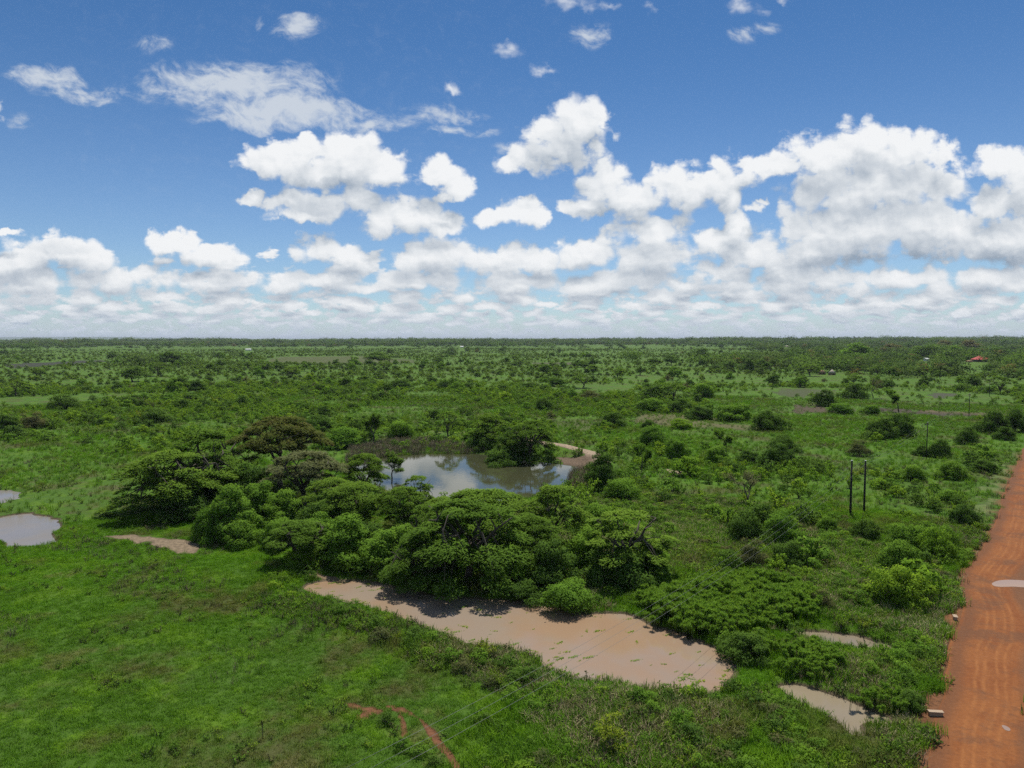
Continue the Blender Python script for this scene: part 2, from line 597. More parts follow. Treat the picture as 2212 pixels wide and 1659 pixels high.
# ------------------------------------------------------------------ what lies where on the ground
WL = -0.35                                        # water stands this far below the meadow
RIVER = smooth(poly([(652, 1268), (700, 1256), (760, 1257), (800, 1261), (850, 1269), (900, 1284), (960, 1294), (1040, 1296), (1100, 1302), (1150, 1307),
                     (1200, 1317), (1260, 1329), (1320, 1327), (1360, 1327), (1400, 1349), (1450, 1367), (1490, 1377), (1540, 1399), (1590, 1425), (1603, 1442),
                     (1588, 1464), (1560, 1482), (1530, 1500), (1480, 1500), (1430, 1492), (1380, 1482), (1320, 1468), (1290, 1476), (1250, 1472), (1200, 1450),
                     (1165, 1432), (1160, 1416), (1120, 1402), (1060, 1392), (1000, 1387), (970, 1367), (925, 1358), (885, 1341), (835, 1324), (775, 1308), (715, 1292), (675, 1282)], WL), 1)
POND = smooth(poly([(868, 979), (930, 976), (1000, 977), (1060, 984), (1120, 992), (1200, 1001), (1255, 1008), (1238, 1022), (1225, 1045), (1180, 1070),
                    (1080, 1090), (960, 1088), (880, 1075), (800, 1045), (738, 1015), (742, 998), (800, 988)], WL), 2)
PUD_A = smooth(poly([(-60, 1135), (0, 1126), (38, 1109), (100, 1114), (128, 1124), (130, 1132), (112, 1146), (92, 1160), (112, 1171), (90, 1174), (60, 1184), (32, 1180), (8, 1163), (-60, 1160)], WL), 2)
PUD_B = smooth(poly([(-60, 1060), (0, 1058), (38, 1062), (30, 1078), (8, 1092), (-60, 1095)], WL), 2)
CHAN_A = smooth(poly([(1640, 1352), (1700, 1358), (1735, 1366), (1800, 1369), (1870, 1381), (1945, 1400), (1885, 1405), (1830, 1401), (1775, 1386), (1730, 1372), (1690, 1366)], WL), 2)
CHAN_B = smooth(poly([(1680, 1484), (1712, 1479), (1745, 1484), (1785, 1500), (1850, 1524), (1935, 1555), (1885, 1564), (1862, 1560), (1858, 1590), (1836, 1588), (1816, 1560), (1770, 1534), (1725, 1514)], WL), 1)
CHAN_C = smooth(poly([(1888, 1326), (1930, 1330), (2000, 1341), (2012, 1348), (1940, 1341), (1900, 1336)], WL), 1)
WATERS = [RIVER, POND, PUD_A, PUD_B, CHAN_A, CHAN_B, CHAN_C]
MUD_A = smooth(poly([(222, 1160), (262, 1157), (330, 1159), (375, 1168), (432, 1172), (440, 1186), (428, 1198), (395, 1197), (360, 1184), (300, 1172), (240, 1167)]), 2)
MUD_B = smooth(poly([(598, 1222), (635, 1229), (690, 1240), (735, 1249), (710, 1252), (660, 1243), (612, 1232)]), 2)
RL = smooth(poly([(1998, 1760), (2008, 1659), (2030, 1590), (2036, 1500), (2052, 1440), (2072, 1370), (2094, 1316), (2072, 1268), (2086, 1228), (2120, 1188), (2150, 1130), (2172, 1078), (2188, 1030), (2206, 985), (2222, 955), (2245, 925), (2290, 890)]), 2, False)
BERM = poly([(940, 940), (985, 943), (1040, 950), (1100, 957), (1160, 967), (1220, 975), (1278, 990), (1300, 1010)])


def rough(P, amp=.55, s=2.6, seed=0):
    """a ragged shore"""
    Q = np.concatenate([P, P[:1]])
    d = np.concatenate([[0], np.cumsum(np.linalg.norm(np.diff(Q, axis=0), axis=1))])
    t = np.arange(0, d[-1], .7)
    W = np.stack([np.interp(t, d, Q[:, 0]), np.interp(t, d, Q[:, 1])], 1)
    return W + np.stack([fbm(W[:, 0], W[:, 1], s, 201 + seed) - .5, fbm(W[:, 0], W[:, 1], s, 211 + seed) - .5], 1) * 2 * amp


RIVER, PUD_A, PUD_B, CHAN_A, CHAN_B, CHAN_C = rough(RIVER, .6), rough(PUD_A, 2.8, 4.2), rough(PUD_B, 2.8, 4.2), rough(CHAN_A, .5), rough(CHAN_B, .5), rough(CHAN_C, .4)
WATERS = [RIVER, POND, PUD_A, PUD_B, CHAN_A, CHAN_B, CHAN_C]


def road_edges():
    n = 220
    L = RL
    s = np.concatenate([[0], np.cumsum(np.linalg.norm(np.diff(L, axis=0), axis=1))])
    t = np.linspace(0, s[-1], n)
    P = np.stack([np.interp(t, s, L[:, 0]), np.interp(t, s, L[:, 1])], 1)
    d = np.gradient(P, axis=0)
    for _ in range(10):
        d[1:-1] = (d[:-2] + d[1:-1] + d[2:]) / 3
    d /= np.linalg.norm(d, axis=1)[:, None]
    nr = np.stack([d[:, 1], -d[:, 0]], 1)
    y = P[:, 1]
    wd = 6.7 + 9.4 * np.exp(-((y - 92) / 13) ** 2)
    return P, P + nr * wd[:, None], t


ROAD_L, ROAD_R, ROAD_T = road_edges()
ROAD = np.concatenate([ROAD_L, ROAD_R[::-1]])
# tinted soil on the meadow: (outline, colour, strength)
SOIL = [
    (MUD_A, (.225, .170, .110), 1.0), (MUD_B, (.235, .165, .10), 1.0),
    (poly([(1365, 905), (1400, 893), (1470, 896), (1490, 903), (1560, 915), (1640, 916), (1660, 925), (1580, 930), (1500, 925), (1440, 922), (1385, 918)]), (.20, .18, .085), .6),
    (poly([(1180, 905), (1240, 905), (1300, 912), (1290, 935), (1200, 930)]), (.17, .15, .075), .5),
    (poly([(1700, 880), (1720, 877), (1830, 880), (1860, 888), (1760, 893), (1712, 895)]), (.115, .09, .055), .75),
    (poly([(1875, 880), (1960, 884), (2080, 892), (2160, 894), (2160, 900), (2040, 900), (1900, 890)]), (.09, .075, .05), .75),
    (poly([(1980, 886), (2060, 888), (2160, 889), (2170, 897), (2080, 896), (2000, 892)]), (.21, .16, .08), .5),
    (poly([(1665, 842), (1740, 838), (1800, 842), (1800, 856), (1700, 858), (1670, 850)]), (.125, .125, .07), .55),
    (poly([(1990, 852), (2020, 848), (2070, 851), (2085, 857), (2040, 860), (2005, 858)]), (.105, .105, .07), .65),
    (poly([(1650, 786), (1720, 785), (1735, 791), (1670, 794)]), (.24, .17, .09), .6),
    (poly([(1150, 783), (1250, 782), (1250, 788), (1150, 788)]), (.13, .12, .075), .6),
    (poly([(10, 788), (220, 778), (230, 782), (20, 796)]), (.055, .06, .04), .8),
    (poly([(600, 772), (760, 770), (900, 776), (900, 783), (700, 786), (560, 783)]), (.16, .14, .075), .5),
    (poly([(1435, 1012), (1478, 1020), (1490, 1027), (1470, 1027), (1440, 1019)]), (.34, .26, .18), .9),
    (poly([(1675, 1097), (1700, 1100), (1725, 1107), (1720, 1110), (1690, 1106)]), (.26, .24, .17), .8),
    (poly([(1262, 1000), (1290, 1008), (1300, 1024), (1270, 1050), (1240, 1060), (1225, 1048), (1236, 1028)]), (.16, .115, .07), .8),
    (poly([(2066, 1215), (2090, 1175), (2108, 1160), (2112, 1172), (2094, 1200), (2080, 1240), (2066, 1238)]), (.30, .15, .065), .75),
    (poly([(2085, 1300), (2060, 1318), (2040, 1340), (2062, 1352), (2088, 1330)]), (.28, .13, .055), .8),
    (poly([(2000, 1500), (2040, 1490), (2040, 1580), (2000, 1610), (1985, 1659), (2020, 1659), (2040, 1560)]), (.25, .13, .06), .7),
    (poly([(2205, 962), (2216, 962), (2190, 1040), (2160, 1110), (2110, 1170), (2085, 1205), (2070, 1180), (2110, 1120), (2140, 1060), (2165, 1010)]), (.150, .205, .060), .8),
    (poly([(1340, 1390), (1350, 1392), (1352, 1397), (1338, 1396)]), (.3, .25, .15), .5),
]
RED_PATH = [poly([(840, 1524), (880, 1536), (905, 1548), (932, 1578), (948, 1600), (970, 1625), (985, 1648), (998, 1680)]),
            poly([(760, 1520), (785, 1528), (805, 1528)]), poly([(783, 1545), (800, 1536), (822, 1532)]), poly([(866, 1545), (872, 1565), (874, 1585), (868, 1592)])]
PAPYRUS = [poly([(1365, 1330), (1385, 1310), (1400, 1296), (1470, 1282), (1560, 1262), (1640, 1258), (1720, 1272), (1765, 1300), (1800, 1322), (1770, 1345), (1700, 1352), (1650, 1362), (1600, 1378), (1545, 1392), (1500, 1385), (1455, 1368), (1405, 1350)]),
           poly([(1640, 1410), (1700, 1392), (1770, 1400), (1830, 1430), (1850, 1455), (1800, 1480), (1720, 1475), (1660, 1450)]),
           poly([(1820, 1520), (1880, 1500), (1940, 1505), (1960, 1530), (1930, 1550), (1870, 1545)])]


def height(x, y):
    """the lie of the land"""
    r = np.hypot(x, y)
    h = (fbm(x, y, 26, 3) - .5) * .55 * sstep(30, 60, r) + (fbm(x, y, 420, 9, 2) - .5) * 5.0 * sstep(330, 1200, r)
    h = h + 15 * sstep(1500, 5200, r) * (.35 + .65 * sstep(-.35, .5, x / (np.abs(y) + 1))) * (.7 + .6 * fbm(x, y, 1500, 21, 2)) * (y > 0)
    near = r < 420
    if near.any():
        xx, yy, hh = x[near], y[near], h[near].copy()
        d = sdist(xx, yy, ROAD, 12)
        hh *= 1 - sstep(-8, -1, d)
        for P in WATERS:
            d = sdist(xx, yy, P, 8)
            hh *= 1 - .85 * sstep(-8, -1, d)
            hh -= .95 * sstep(-.9, 1.1, d)
        db = seg_dist(xx, yy, BERM, False)
        dp = sdist(xx, yy, POND, 25)
        hh += 2.0 * np.exp(-(db / 4.2) ** 2) * np.where(dp > -1.0, 0, sstep(-1.0, -6.0, dp) * 1.0)
        h[near] = hh
    return h


def ground_z(x, y):
    return height(np.atleast_1d(np.asarray(x, float)), np.atleast_1d(np.asarray(y, float)))


def soil_tint(x, y):
    c = np.zeros((len(x), 4))
    jit = (fbm(x, y, 3.0, 51) - .5)
    for P, rgb, k in SOIL:
        size = math.sqrt(max(np.ptp(P[:, 0]) * np.ptp(P[:, 1]), 1))
        w = min(max(.12 * size, .5), 8.0)
        d = sdist(x, y, P, w * 3)
        a = sstep(-w * .4, w * .4, d + jit * w * 2.6) * k
        c[:, :3] = c[:, :3] * (1 - a[:, None]) + np.array(rgb) * a[:, None]
        c[:, 3] = np.maximum(c[:, 3], a)
    for P in RED_PATH:
        d = seg_dist(x, y, P, False)
        a = sstep(.72, .25, d + jit * 1.1) * .85
        c[:, :3] = c[:, :3] * (1 - a[:, None]) + np.array((.205, .092, .046)) * a[:, None]
        c[:, 3] = np.maximum(c[:, 3], a)
    d = sdist(x, y, ROAD, 5)
    a = sstep(-2.2, .2, d + jit * 4.0) * .85
    c[:, :3] = c[:, :3] * (1 - a[:, None]) + np.array((.175, .078, .036)) * a[:, None]
    c[:, 3] = np.maximum(c[:, 3], a)
    # the bank of the pond: pale trodden top, dark slope
    db = seg_dist(x, y, BERM, False)
    dp = sdist(x, y, POND, 25)
    xa = sstep(*[ground_at(v, 985)[0] for v in (1095, 1140)], x) * (dp < 0)
    a = sstep(2.6, 1.5, db + jit) * np.maximum(xa, sstep(1.2, .6, db) * .6)
    c[:, :3] = c[:, :3] * (1 - a[:, None]) + np.array((.33, .25, .17)) * a[:, None]
    c[:, 3] = np.maximum(c[:, 3], a)
    a = sstep(-9, -6, dp) * (db > 1.2) * sstep(*[ground_at(v, 985)[0] for v in (1060, 1100)], x) * (dp < .5) * .85 * (seg_dist(x, y, BERM, False) < 9)
    c[:, :3] = c[:, :3] * (1 - a[:, None]) + np.array((.17, .12, .08)) * a[:, None]
    c[:, 3] = np.maximum(c[:, 3], a)
    # wet mud along every shore
    for P in (RIVER, CHAN_A, CHAN_B, PUD_A):
        d = sdist(x, y, P, 4)
        a = sstep(-.9, -.1, d) * .8
        c[:, :3] = c[:, :3] * (1 - a[:, None]) + np.array((.16, .125, .075)) * a[:, None]
        c[:, 3] = np.maximum(c[:, 3], a)
    return c


# ------------------------------------------------------------------ materials
def meadow_colour(t, pos, dry=1.0):
    """patches of the meadow's own colour: lush, dark, straw and reddish seed heads"""
    a = t.noise2(pos, .045, 4.0, .6)
    b = t.noise2(pos, .16, 4.0, .62)
    c = t.noise2(pos, .012, 3.0, .55)
    f = t.noise2(t.vm('ADD', pos, (37, 11, 0)), .75, 3.0, .6)
    col_ = t.mix(t.ramp(a, .36, .64), (0.097, 0.208, 0.017), (0.121, 0.268, 0.017))
    col_ = t.mix(t.ramp(c, .40, .62), col_, (0.106, 0.213, 0.027))
    col_ = t.mix(t.ramp(b, .50, .62), col_, (0.150, 0.279, 0.023))
    col_ = t.mix(t.m('MULTIPLY', t.ramp(t.noise2(t.vm('ADD', pos, (91, 53, 0)), .06, 6.0, .68), .50, .66), .8 * dry), col_, (.140, .125, .055))
    col_ = t.mix(t.m('MULTIPLY', t.ramp(t.noise2(t.vm('ADD', pos, (13, 77, 0)), .11, 5.0, .65), .60, .72), .55 * dry), col_, (.23, .20, .095))
    return t.mix(t.ramp(f, .3, .75, .0, .5), col_, (0.069, 0.151, 0.015))


def ground_material():
    m, t, out = mat("meadow_soil")
    pos = t.new('ShaderNodeNewGeometry').outputs['Position']
    c = meadow_colour(t, pos)
    at = t.new('ShaderNodeAttribute', attribute_name='soil')
    gr = t.noise2(pos, 1.6, 5.0, .65)
    sc_ = t.mix(t.ramp(gr, .2, .8), (.62, .62, .62), (1.25, 1.25, 1.25))
    soil = t.mix(1.0, at.outputs['Color'], sc_, 'MULTIPLY')
    c = t.mix(t.ramp(t.m('MULTIPLY_ADD', t.m('SUBTRACT', gr, .5), .5, at.outputs['Alpha']), .2, .7), t.mix(1.0, c, (.60, .60, .56), 'MULTIPLY'), soil)
    b = t.new('ShaderNodeBsdfPrincipled')
    t.put(b.inputs['Base Color'], c)
    b.inputs['Roughness'].default_value = .95
    b.inputs['Specular IOR Level'].default_value = .15
    bp = t.new('ShaderNodeBump')
    bp.inputs['Strength'].default_value = .9
    bp.inputs['Distance'].default_value = .35
    t.put(bp.inputs['Height'], t.noise2(pos, 1.1, 6.0, .7))
    t.put(b.inputs['Normal'], bp.outputs[0])
    t.t.links.new(b.outputs[0], out.inputs[0])
    return m


def leaf_material(name, ca, cb, cc, trans=.32, spread=.3, obj_noise=.5):
    """foliage: the plant's own tone (random per plant), clump tone and light through the blade;
    leaves shade half as blades, half as part of the rounded spray they belong to"""
    m, t, out = mat(name)
    oi = t.new('ShaderNodeObjectInfo')
    tc = t.new('ShaderNodeTexCoord').outputs['Object']
    r = oi.outputs['Random']
    c = t.mix(r, ca, cb)
    c = t.mix(t.m('MULTIPLY', t.ramp(t.noise(t.vm('ADD', tc, t.scale(t.xyz(r, r, r), 40.0)), obj_noise, 2.0, .6), .48, .7), .8), c, cc)
    v = t.noise(tc, 3.3, 2.0, .7)
    c = t.mix(1.0, c, t.mix(v, (1 - spread,) * 3, (1 + spread,) * 3), 'MULTIPLY')
    vt = t.new('ShaderNodeVectorTransform', vector_type='NORMAL', convert_from='OBJECT', convert_to='WORLD')
    t.put(vt.inputs[0], t.new('ShaderNodeAttribute', attribute_name='puff').outputs['Vector'])
    nrm = t.vm('NORMALIZE', t.vm('ADD', t.scale(vt.outputs[0], 1.0), t.scale(t.new('ShaderNodeNewGeometry').outputs['Normal'], .5)))
    d = t.new('ShaderNodeBsdfDiffuse')
    t.put(d.inputs[0], c)
    t.put(d.inputs['Normal'], nrm)
    tr = t.new('ShaderNodeBsdfTranslucent')
    t.put(tr.inputs[0], t.mix(1.0, c, (1.15, 1.2, .6), 'MULTIPLY'))
    ms = t.new('ShaderNodeMixShader')
    ms.inputs[0].default_value = trans
    t.t.links.new(d.outputs[0], ms.inputs[1])
    t.t.links.new(tr.outputs[0], ms.inputs[2])
    t.t.links.new(ms.outputs[0], out.inputs[0])
    return m


def grass_material(name, dry=1.0, tint=(1, 1, 1)):
    m, t, out = mat(name)
    pos = t.new('ShaderNodeNewGeometry').outputs['Position']
    r = t.new('ShaderNodeObjectInfo').outputs['Random']
    c = meadow_colour(t, pos, dry)
    c = t.mix(1.0, c, t.mix(r, (1.04, 1.04, .92), (1.64, 1.56, 1.32)), 'MULTIPLY')
    c = t.mix(1.0, c, tint, 'MULTIPLY')
    d = t.new('ShaderNodeBsdfDiffuse')
    t.put(d.inputs[0], c)
    tr = t.new('ShaderNodeBsdfTranslucent')
    t.put(tr.inputs[0], t.mix(1.0, c, (1.1, 1.15, .7), 'MULTIPLY'))
    ms = t.new('ShaderNodeMixShader')
    ms.inputs[0].default_value = .35
    t.t.links.new(d.outputs[0], ms.inputs[1])
    t.t.links.new(tr.outputs[0], ms.inputs[2])
    t.t.links.new(ms.outputs[0], out.inputs[0])
    return m


def plain(name, c, rough=.8, var=.25, scale=4.0, spec=.3):
    m, t, out = mat(name)
    tc = t.new('ShaderNodeTexCoord').outputs['Object']
    n = t.noise(tc, scale, 5.0, .65)
    b = t.new('ShaderNodeBsdfPrincipled')
    t.put(b.inputs['Base Color'], t.mix(n, tuple(x * (1 - var) for x in c), tuple(x * (1 + var) for x in c)))
    b.inputs['Roughness'].default_value = rough
    b.inputs['Specular IOR Level'].default_value = spec
    t.t.links.new(b.outputs[0], out.inputs[0])
    return m


def water_material(name, ca, cb, rough, wave, strength):
    m, t, out = mat(name)
    pos = t.new('ShaderNodeNewGeometry').outputs['Position']
    n = t.noise2(pos, .05, 4.0, .6, dist=.8) if False else t.noise2(pos, .06, 4.0, .6)
    b = t.new('ShaderNodeBsdfPrincipled')
    t.put(b.inputs['Base Color'], t.mix(t.ramp(n, .35, .65), ca, cb))
    t.put(b.inputs['Roughness'], t.ramp(t.noise2(pos, .09, 3.0, .6), .35, .7, rough * .5, rough * 1.4))
    b.inputs['IOR'].default_value = 1.33
    bp = t.new('ShaderNodeBump')
    bp.inputs['Strength'].default_value = strength
    bp.inputs['Distance'].default_value = .05
    t.put(bp.inputs['Height'], t.noise2(pos, wave, 3.0, .5))
    t.put(b.inputs['Normal'], bp.outputs[0])
    t.t.links.new(b.outputs[0], out.inputs[0])
    return m


def road_material():
    m, t, out = mat("red_laterite")
    pos = t.new('ShaderNodeNewGeometry').outputs['Position']
    at = t.new('ShaderNodeAttribute', attribute_name='lane').outputs['Vector']   # x across 0..1, y metres along
    s = t.sep(at)
    w = t.m('MULTIPLY_ADD', t.m('SUBTRACT', t.noise2(pos, .035, 2.0, .5), .5), .14, s[0])
    st = t.noise2(t.xyz(t.m('MULTIPLY', w, 11.0), t.m('MULTIPLY', s[1], .09)), 1.0, 4.0, .65)
    big = t.noise2(pos, .13, 5.0, .65)
    c = t.mix(t.ramp(big, .35, .65), (0.192, 0.062, 0.017), (0.233, 0.083, 0.024))
    c = t.mix(t.m('MULTIPLY', t.ramp(st, .42, .66), .4), c, (0.261, 0.099, 0.030))
    for k in (.34, .44, .58, .68):
        tr = t.m('ABSOLUTE', t.m('SUBTRACT', w, k))
        c = t.mix(t.m('MULTIPLY', t.ramp(tr, .0, .035, .7, 0), t.ramp(t.noise2(pos, .35, 3.0, .6), .3, .6)), c, (0.294, 0.113, 0.033))
    c = t.mix(t.m('MULTIPLY', t.ramp(t.noise2(t.vm('ADD', pos, (50, 9, 0)), .13, 6.0, .72), .47, .64), .75), c, (.135, .060, .028))
    edge = t.m('MULTIPLY', t.ramp(w, .0, .05, .2, 1), t.ramp(w, .10, .28, 1, 0))
    c = t.mix(t.m('MULTIPLY', edge, .75), c, (.135, .058, .026))
    c = t.mix(t.m('MULTIPLY', t.ramp(w, .78, .95), .7), c, (0.133, 0.066, 0.033))
    c = t.mix(1.0, c, t.mix(t.noise2(pos, 2.6, 6.0, .75), (.62, .60, .58), (1.32, 1.34, 1.36)), 'MULTIPLY')
    b = t.new('ShaderNodeBsdfPrincipled')
    t.put(b.inputs['Base Color'], c)
    b.inputs['Roughness'].default_value = .9
    b.inputs['Specular IOR Level'].default_value = .2
    bp = t.new('ShaderNodeBump')
    bp.inputs['Strength'].default_value = .8
    bp.inputs['Distance'].default_value = .12
    t.put(bp.inputs['Height'], t.m('ADD', t.noise2(pos, 1.4, 6.0, .7), t.m('MULTIPLY', st, .5)))
    t.put(b.inputs['Normal'], bp.outputs[0])
    t.t.links.new(b.outputs[0], out.inputs[0])
    return m


# ------------------------------------------------------------------ ground, water, road
def build_ground():
    fan = np.arange(-48, 48.01, .16)
    rest = np.concatenate([np.arange(-176, -48, 4), fan, np.arange(52, 181, 4)])
    az = np.radians(rest)
    r = np.concatenate([np.geomspace(.5, 34, 12)[:-1], np.arange(34, 230, .55), np.geomspace(230, 90000, 170)])
    A, Rr = np.meshgrid(az, r)
    x, y = (Rr * np.sin(A)).ravel(), (Rr * np.cos(A)).ravel()
    z = height(x, y)
    nr, na = len(r), len(az)
    i = np.arange(nr - 1)[:, None] * na
    j = np.arange(na)
    k = (j + 1) % na
    q = np.stack([(i + j).ravel(), (i + k).ravel(), (i + na + k).ravel(), (i + na + j).ravel()], 1)[:, ::-1]
    me = mk_mesh("ground", np.stack([x, y, z], 1), [q, np.arange(na)[None]], [ground_material()], flat=False)
    c = np.zeros((len(x), 4), np.float32)
    near = np.hypot(x, y) < 1500
    c[near] = soil_tint(x[near], y[near])
    a = me.color_attributes.new('soil', 'FLOAT_COLOR', 'POINT')
    a.data.foreach_set('color', c.ravel())
    tag(link("ground", me), kind='structure')


def sheet(name, P, z, m, grow=1.0):
    """a level sheet a little wider than its shore"""
    c = P.mean(0)
    d = np.roll(P, -1, 0) - np.roll(P, 1, 0)
    nr = np.stack([d[:, 1], -d[:, 0]], 1)
    nr /= np.linalg.norm(nr, axis=1)[:, None] + 1e-9
    area = np.sum(P[:, 0] * np.roll(P[:, 1], -1) - np.roll(P[:, 0], -1) * P[:, 1])
    Q = P + nr * grow * np.sign(area)
    if area < 0:
        Q = Q[::-1]
    V = np.concatenate([Q, np.full((len(Q), 1), z)], 1)
    return link(name, mk_mesh(name, V, [np.arange(len(Q))[None]], [m]))


def build_road():
    nx = 30
    s = np.linspace(0, 1, nx)
    jl = (fbm(ROAD_L[:, 0], ROAD_L[:, 1], 7, 61, 4) - .5) * 2.0 - .35
    Lr = ROAD_L + np.stack([jl, jl * 0], 1)
    P = Lr[:, None] * (1 - s)[None, :, None] + ROAD_R[:, None] * s[None, :, None]
    n = len(P)
    x, y = P[..., 0].ravel(), P[..., 1].ravel()
    e = np.tile(np.minimum(s, 1 - s), n)
    z = height(x, y) + .012 + .05 * sstep(0, .12, e)
    i = (np.arange(n - 1)[:, None] * nx + np.arange(nx - 1)).ravel()
    q = np.stack([i, i + 1, i + nx + 1, i + nx], 1)
    me = mk_mesh("dirt_road", np.stack([x, y, z], 1), [q], [road_material()], flat=False)
    at = me.attributes.new('lane', 'FLOAT_VECTOR', 'POINT')
    at.data.foreach_set('vector', np.stack([np.hypot(*(P - P[:, :1]).transpose(2, 0, 1)).ravel() / 7.2, np.repeat(ROAD_T, nx), 0 * x], 1).astype(np.float32).ravel())
    tag(link("dirt_road", me), "orange dirt road with wheel tracks along the meadow", "road", kind='structure')


build_ground()
MW_RIVER = water_material("muddy_water", (.285, .186, .112), (.262, .205, .152), .18, 1.2, .08)  # greyer second tone paints patches of pale sky sheen into the water colour
MW_POND = water_material("pond_water", (.046, .050, .024), (.056, .058, .028), .05, .8, .10)
MW_GREY = water_material("grey_water", (.215, .185, .155), (.20, .175, .145), .25, 1.2, .10)
MW_PALE = water_material("silty_water", (.235, .190, .125), (.205, .165, .112), .3, 1.2, .10)
tag(sheet("river_water", RIVER, WL, MW_RIVER), kind='structure')
tag(sheet("pond_water", POND, WL, MW_POND), kind='structure')
for P in (PUD_A, PUD_B):
    tag(sheet("water", P, WL, MW_GREY), kind='structure')
for P in (CHAN_A, CHAN_B, CHAN_C):
    tag(sheet("channel_water", P, WL, MW_PALE), kind='structure')
build_road()
MW_PUD = water_material("puddle_water", (.30, .205, .155), (.27, .185, .14), .5, 2.0, .05)
for pts in ([(2140, 1260), (2158, 1253), (2190, 1252), (2240, 1256), (2240, 1272), (2195, 1267), (2168, 1268), (2148, 1267)],
            [(2162, 1566), (2172, 1567), (2183, 1574), (2182, 1580), (2170, 1577)]):
    P = smooth(poly(pts, .07), 2)
    tag(sheet("puddle_water", P, .078, MW_PUD, 0.0), kind='structure')

# ------------------------------------------------------------------ plants
M_BARK = plain("bark", (.085, .070, .055), .9, .35, 6.0)
M_BARKP = plain("grey_bark", (.19, .165, .135), .9, .3, 6.0)
M_ACA = leaf_material("acacia_leaf", (.100, .178, .026), (.146, .235, .031), (.080, .148, .024), .30)
M_OLIVE = leaf_material("olive_acacia_leaf", (.088, .118, .027), (.108, .118, .032), (.116, .104, .036), .25)
M_GREYA = leaf_material("grey_acacia_leaf", (.135, .152, .066), (.140, .142, .066), (.095, .125, .046), .25)
M_DARK = leaf_material("dark_leaf", (0.067, 0.125, 0.022), (0.092, 0.160, 0.026), (0.052, 0.100, 0.021), .25)
M_MID = leaf_material("leaf", (0.101, 0.200, 0.025), (0.141, 0.246, 0.030), (0.077, 0.153, 0.023), .3)
M_LIME = leaf_material("shrub_leaf", (0.138, 0.249, 0.024), (0.191, 0.293, 0.026), (0.093, 0.185, 0.024), .34)
M_BROWN = leaf_material("dry_leaf", (.095, .112, .040), (.120, .118, .050), (.075, .100, .034), .25)
M_RUST = leaf_material("rusty_leaf", (.135, .105, .038), (.115, .125, .038), (.095, .115, .034), .25)
M_YEL = leaf_material("yellow_green_leaf", (.200, .270, .026), (.230, .290, .028), (.140, .220, .024), .36)
M_PAP = leaf_material("papyrus_leaf", (.175, .310, .046), (.205, .335, .050), (.135, .260, .040), .48)
M_FAR = leaf_material("far_leaf", (.042, .078, .022), (.098, .150, .034), (.038, .070, .022), .25)
M_FARSH = leaf_material("far_shrub_leaf", (.100, .172, .024), (.132, .205, .026), (.072, .132, .022), .3)


def unit(v):
    return v / (np.linalg.norm(v, axis=-1, keepdims=True) + 1e-9)


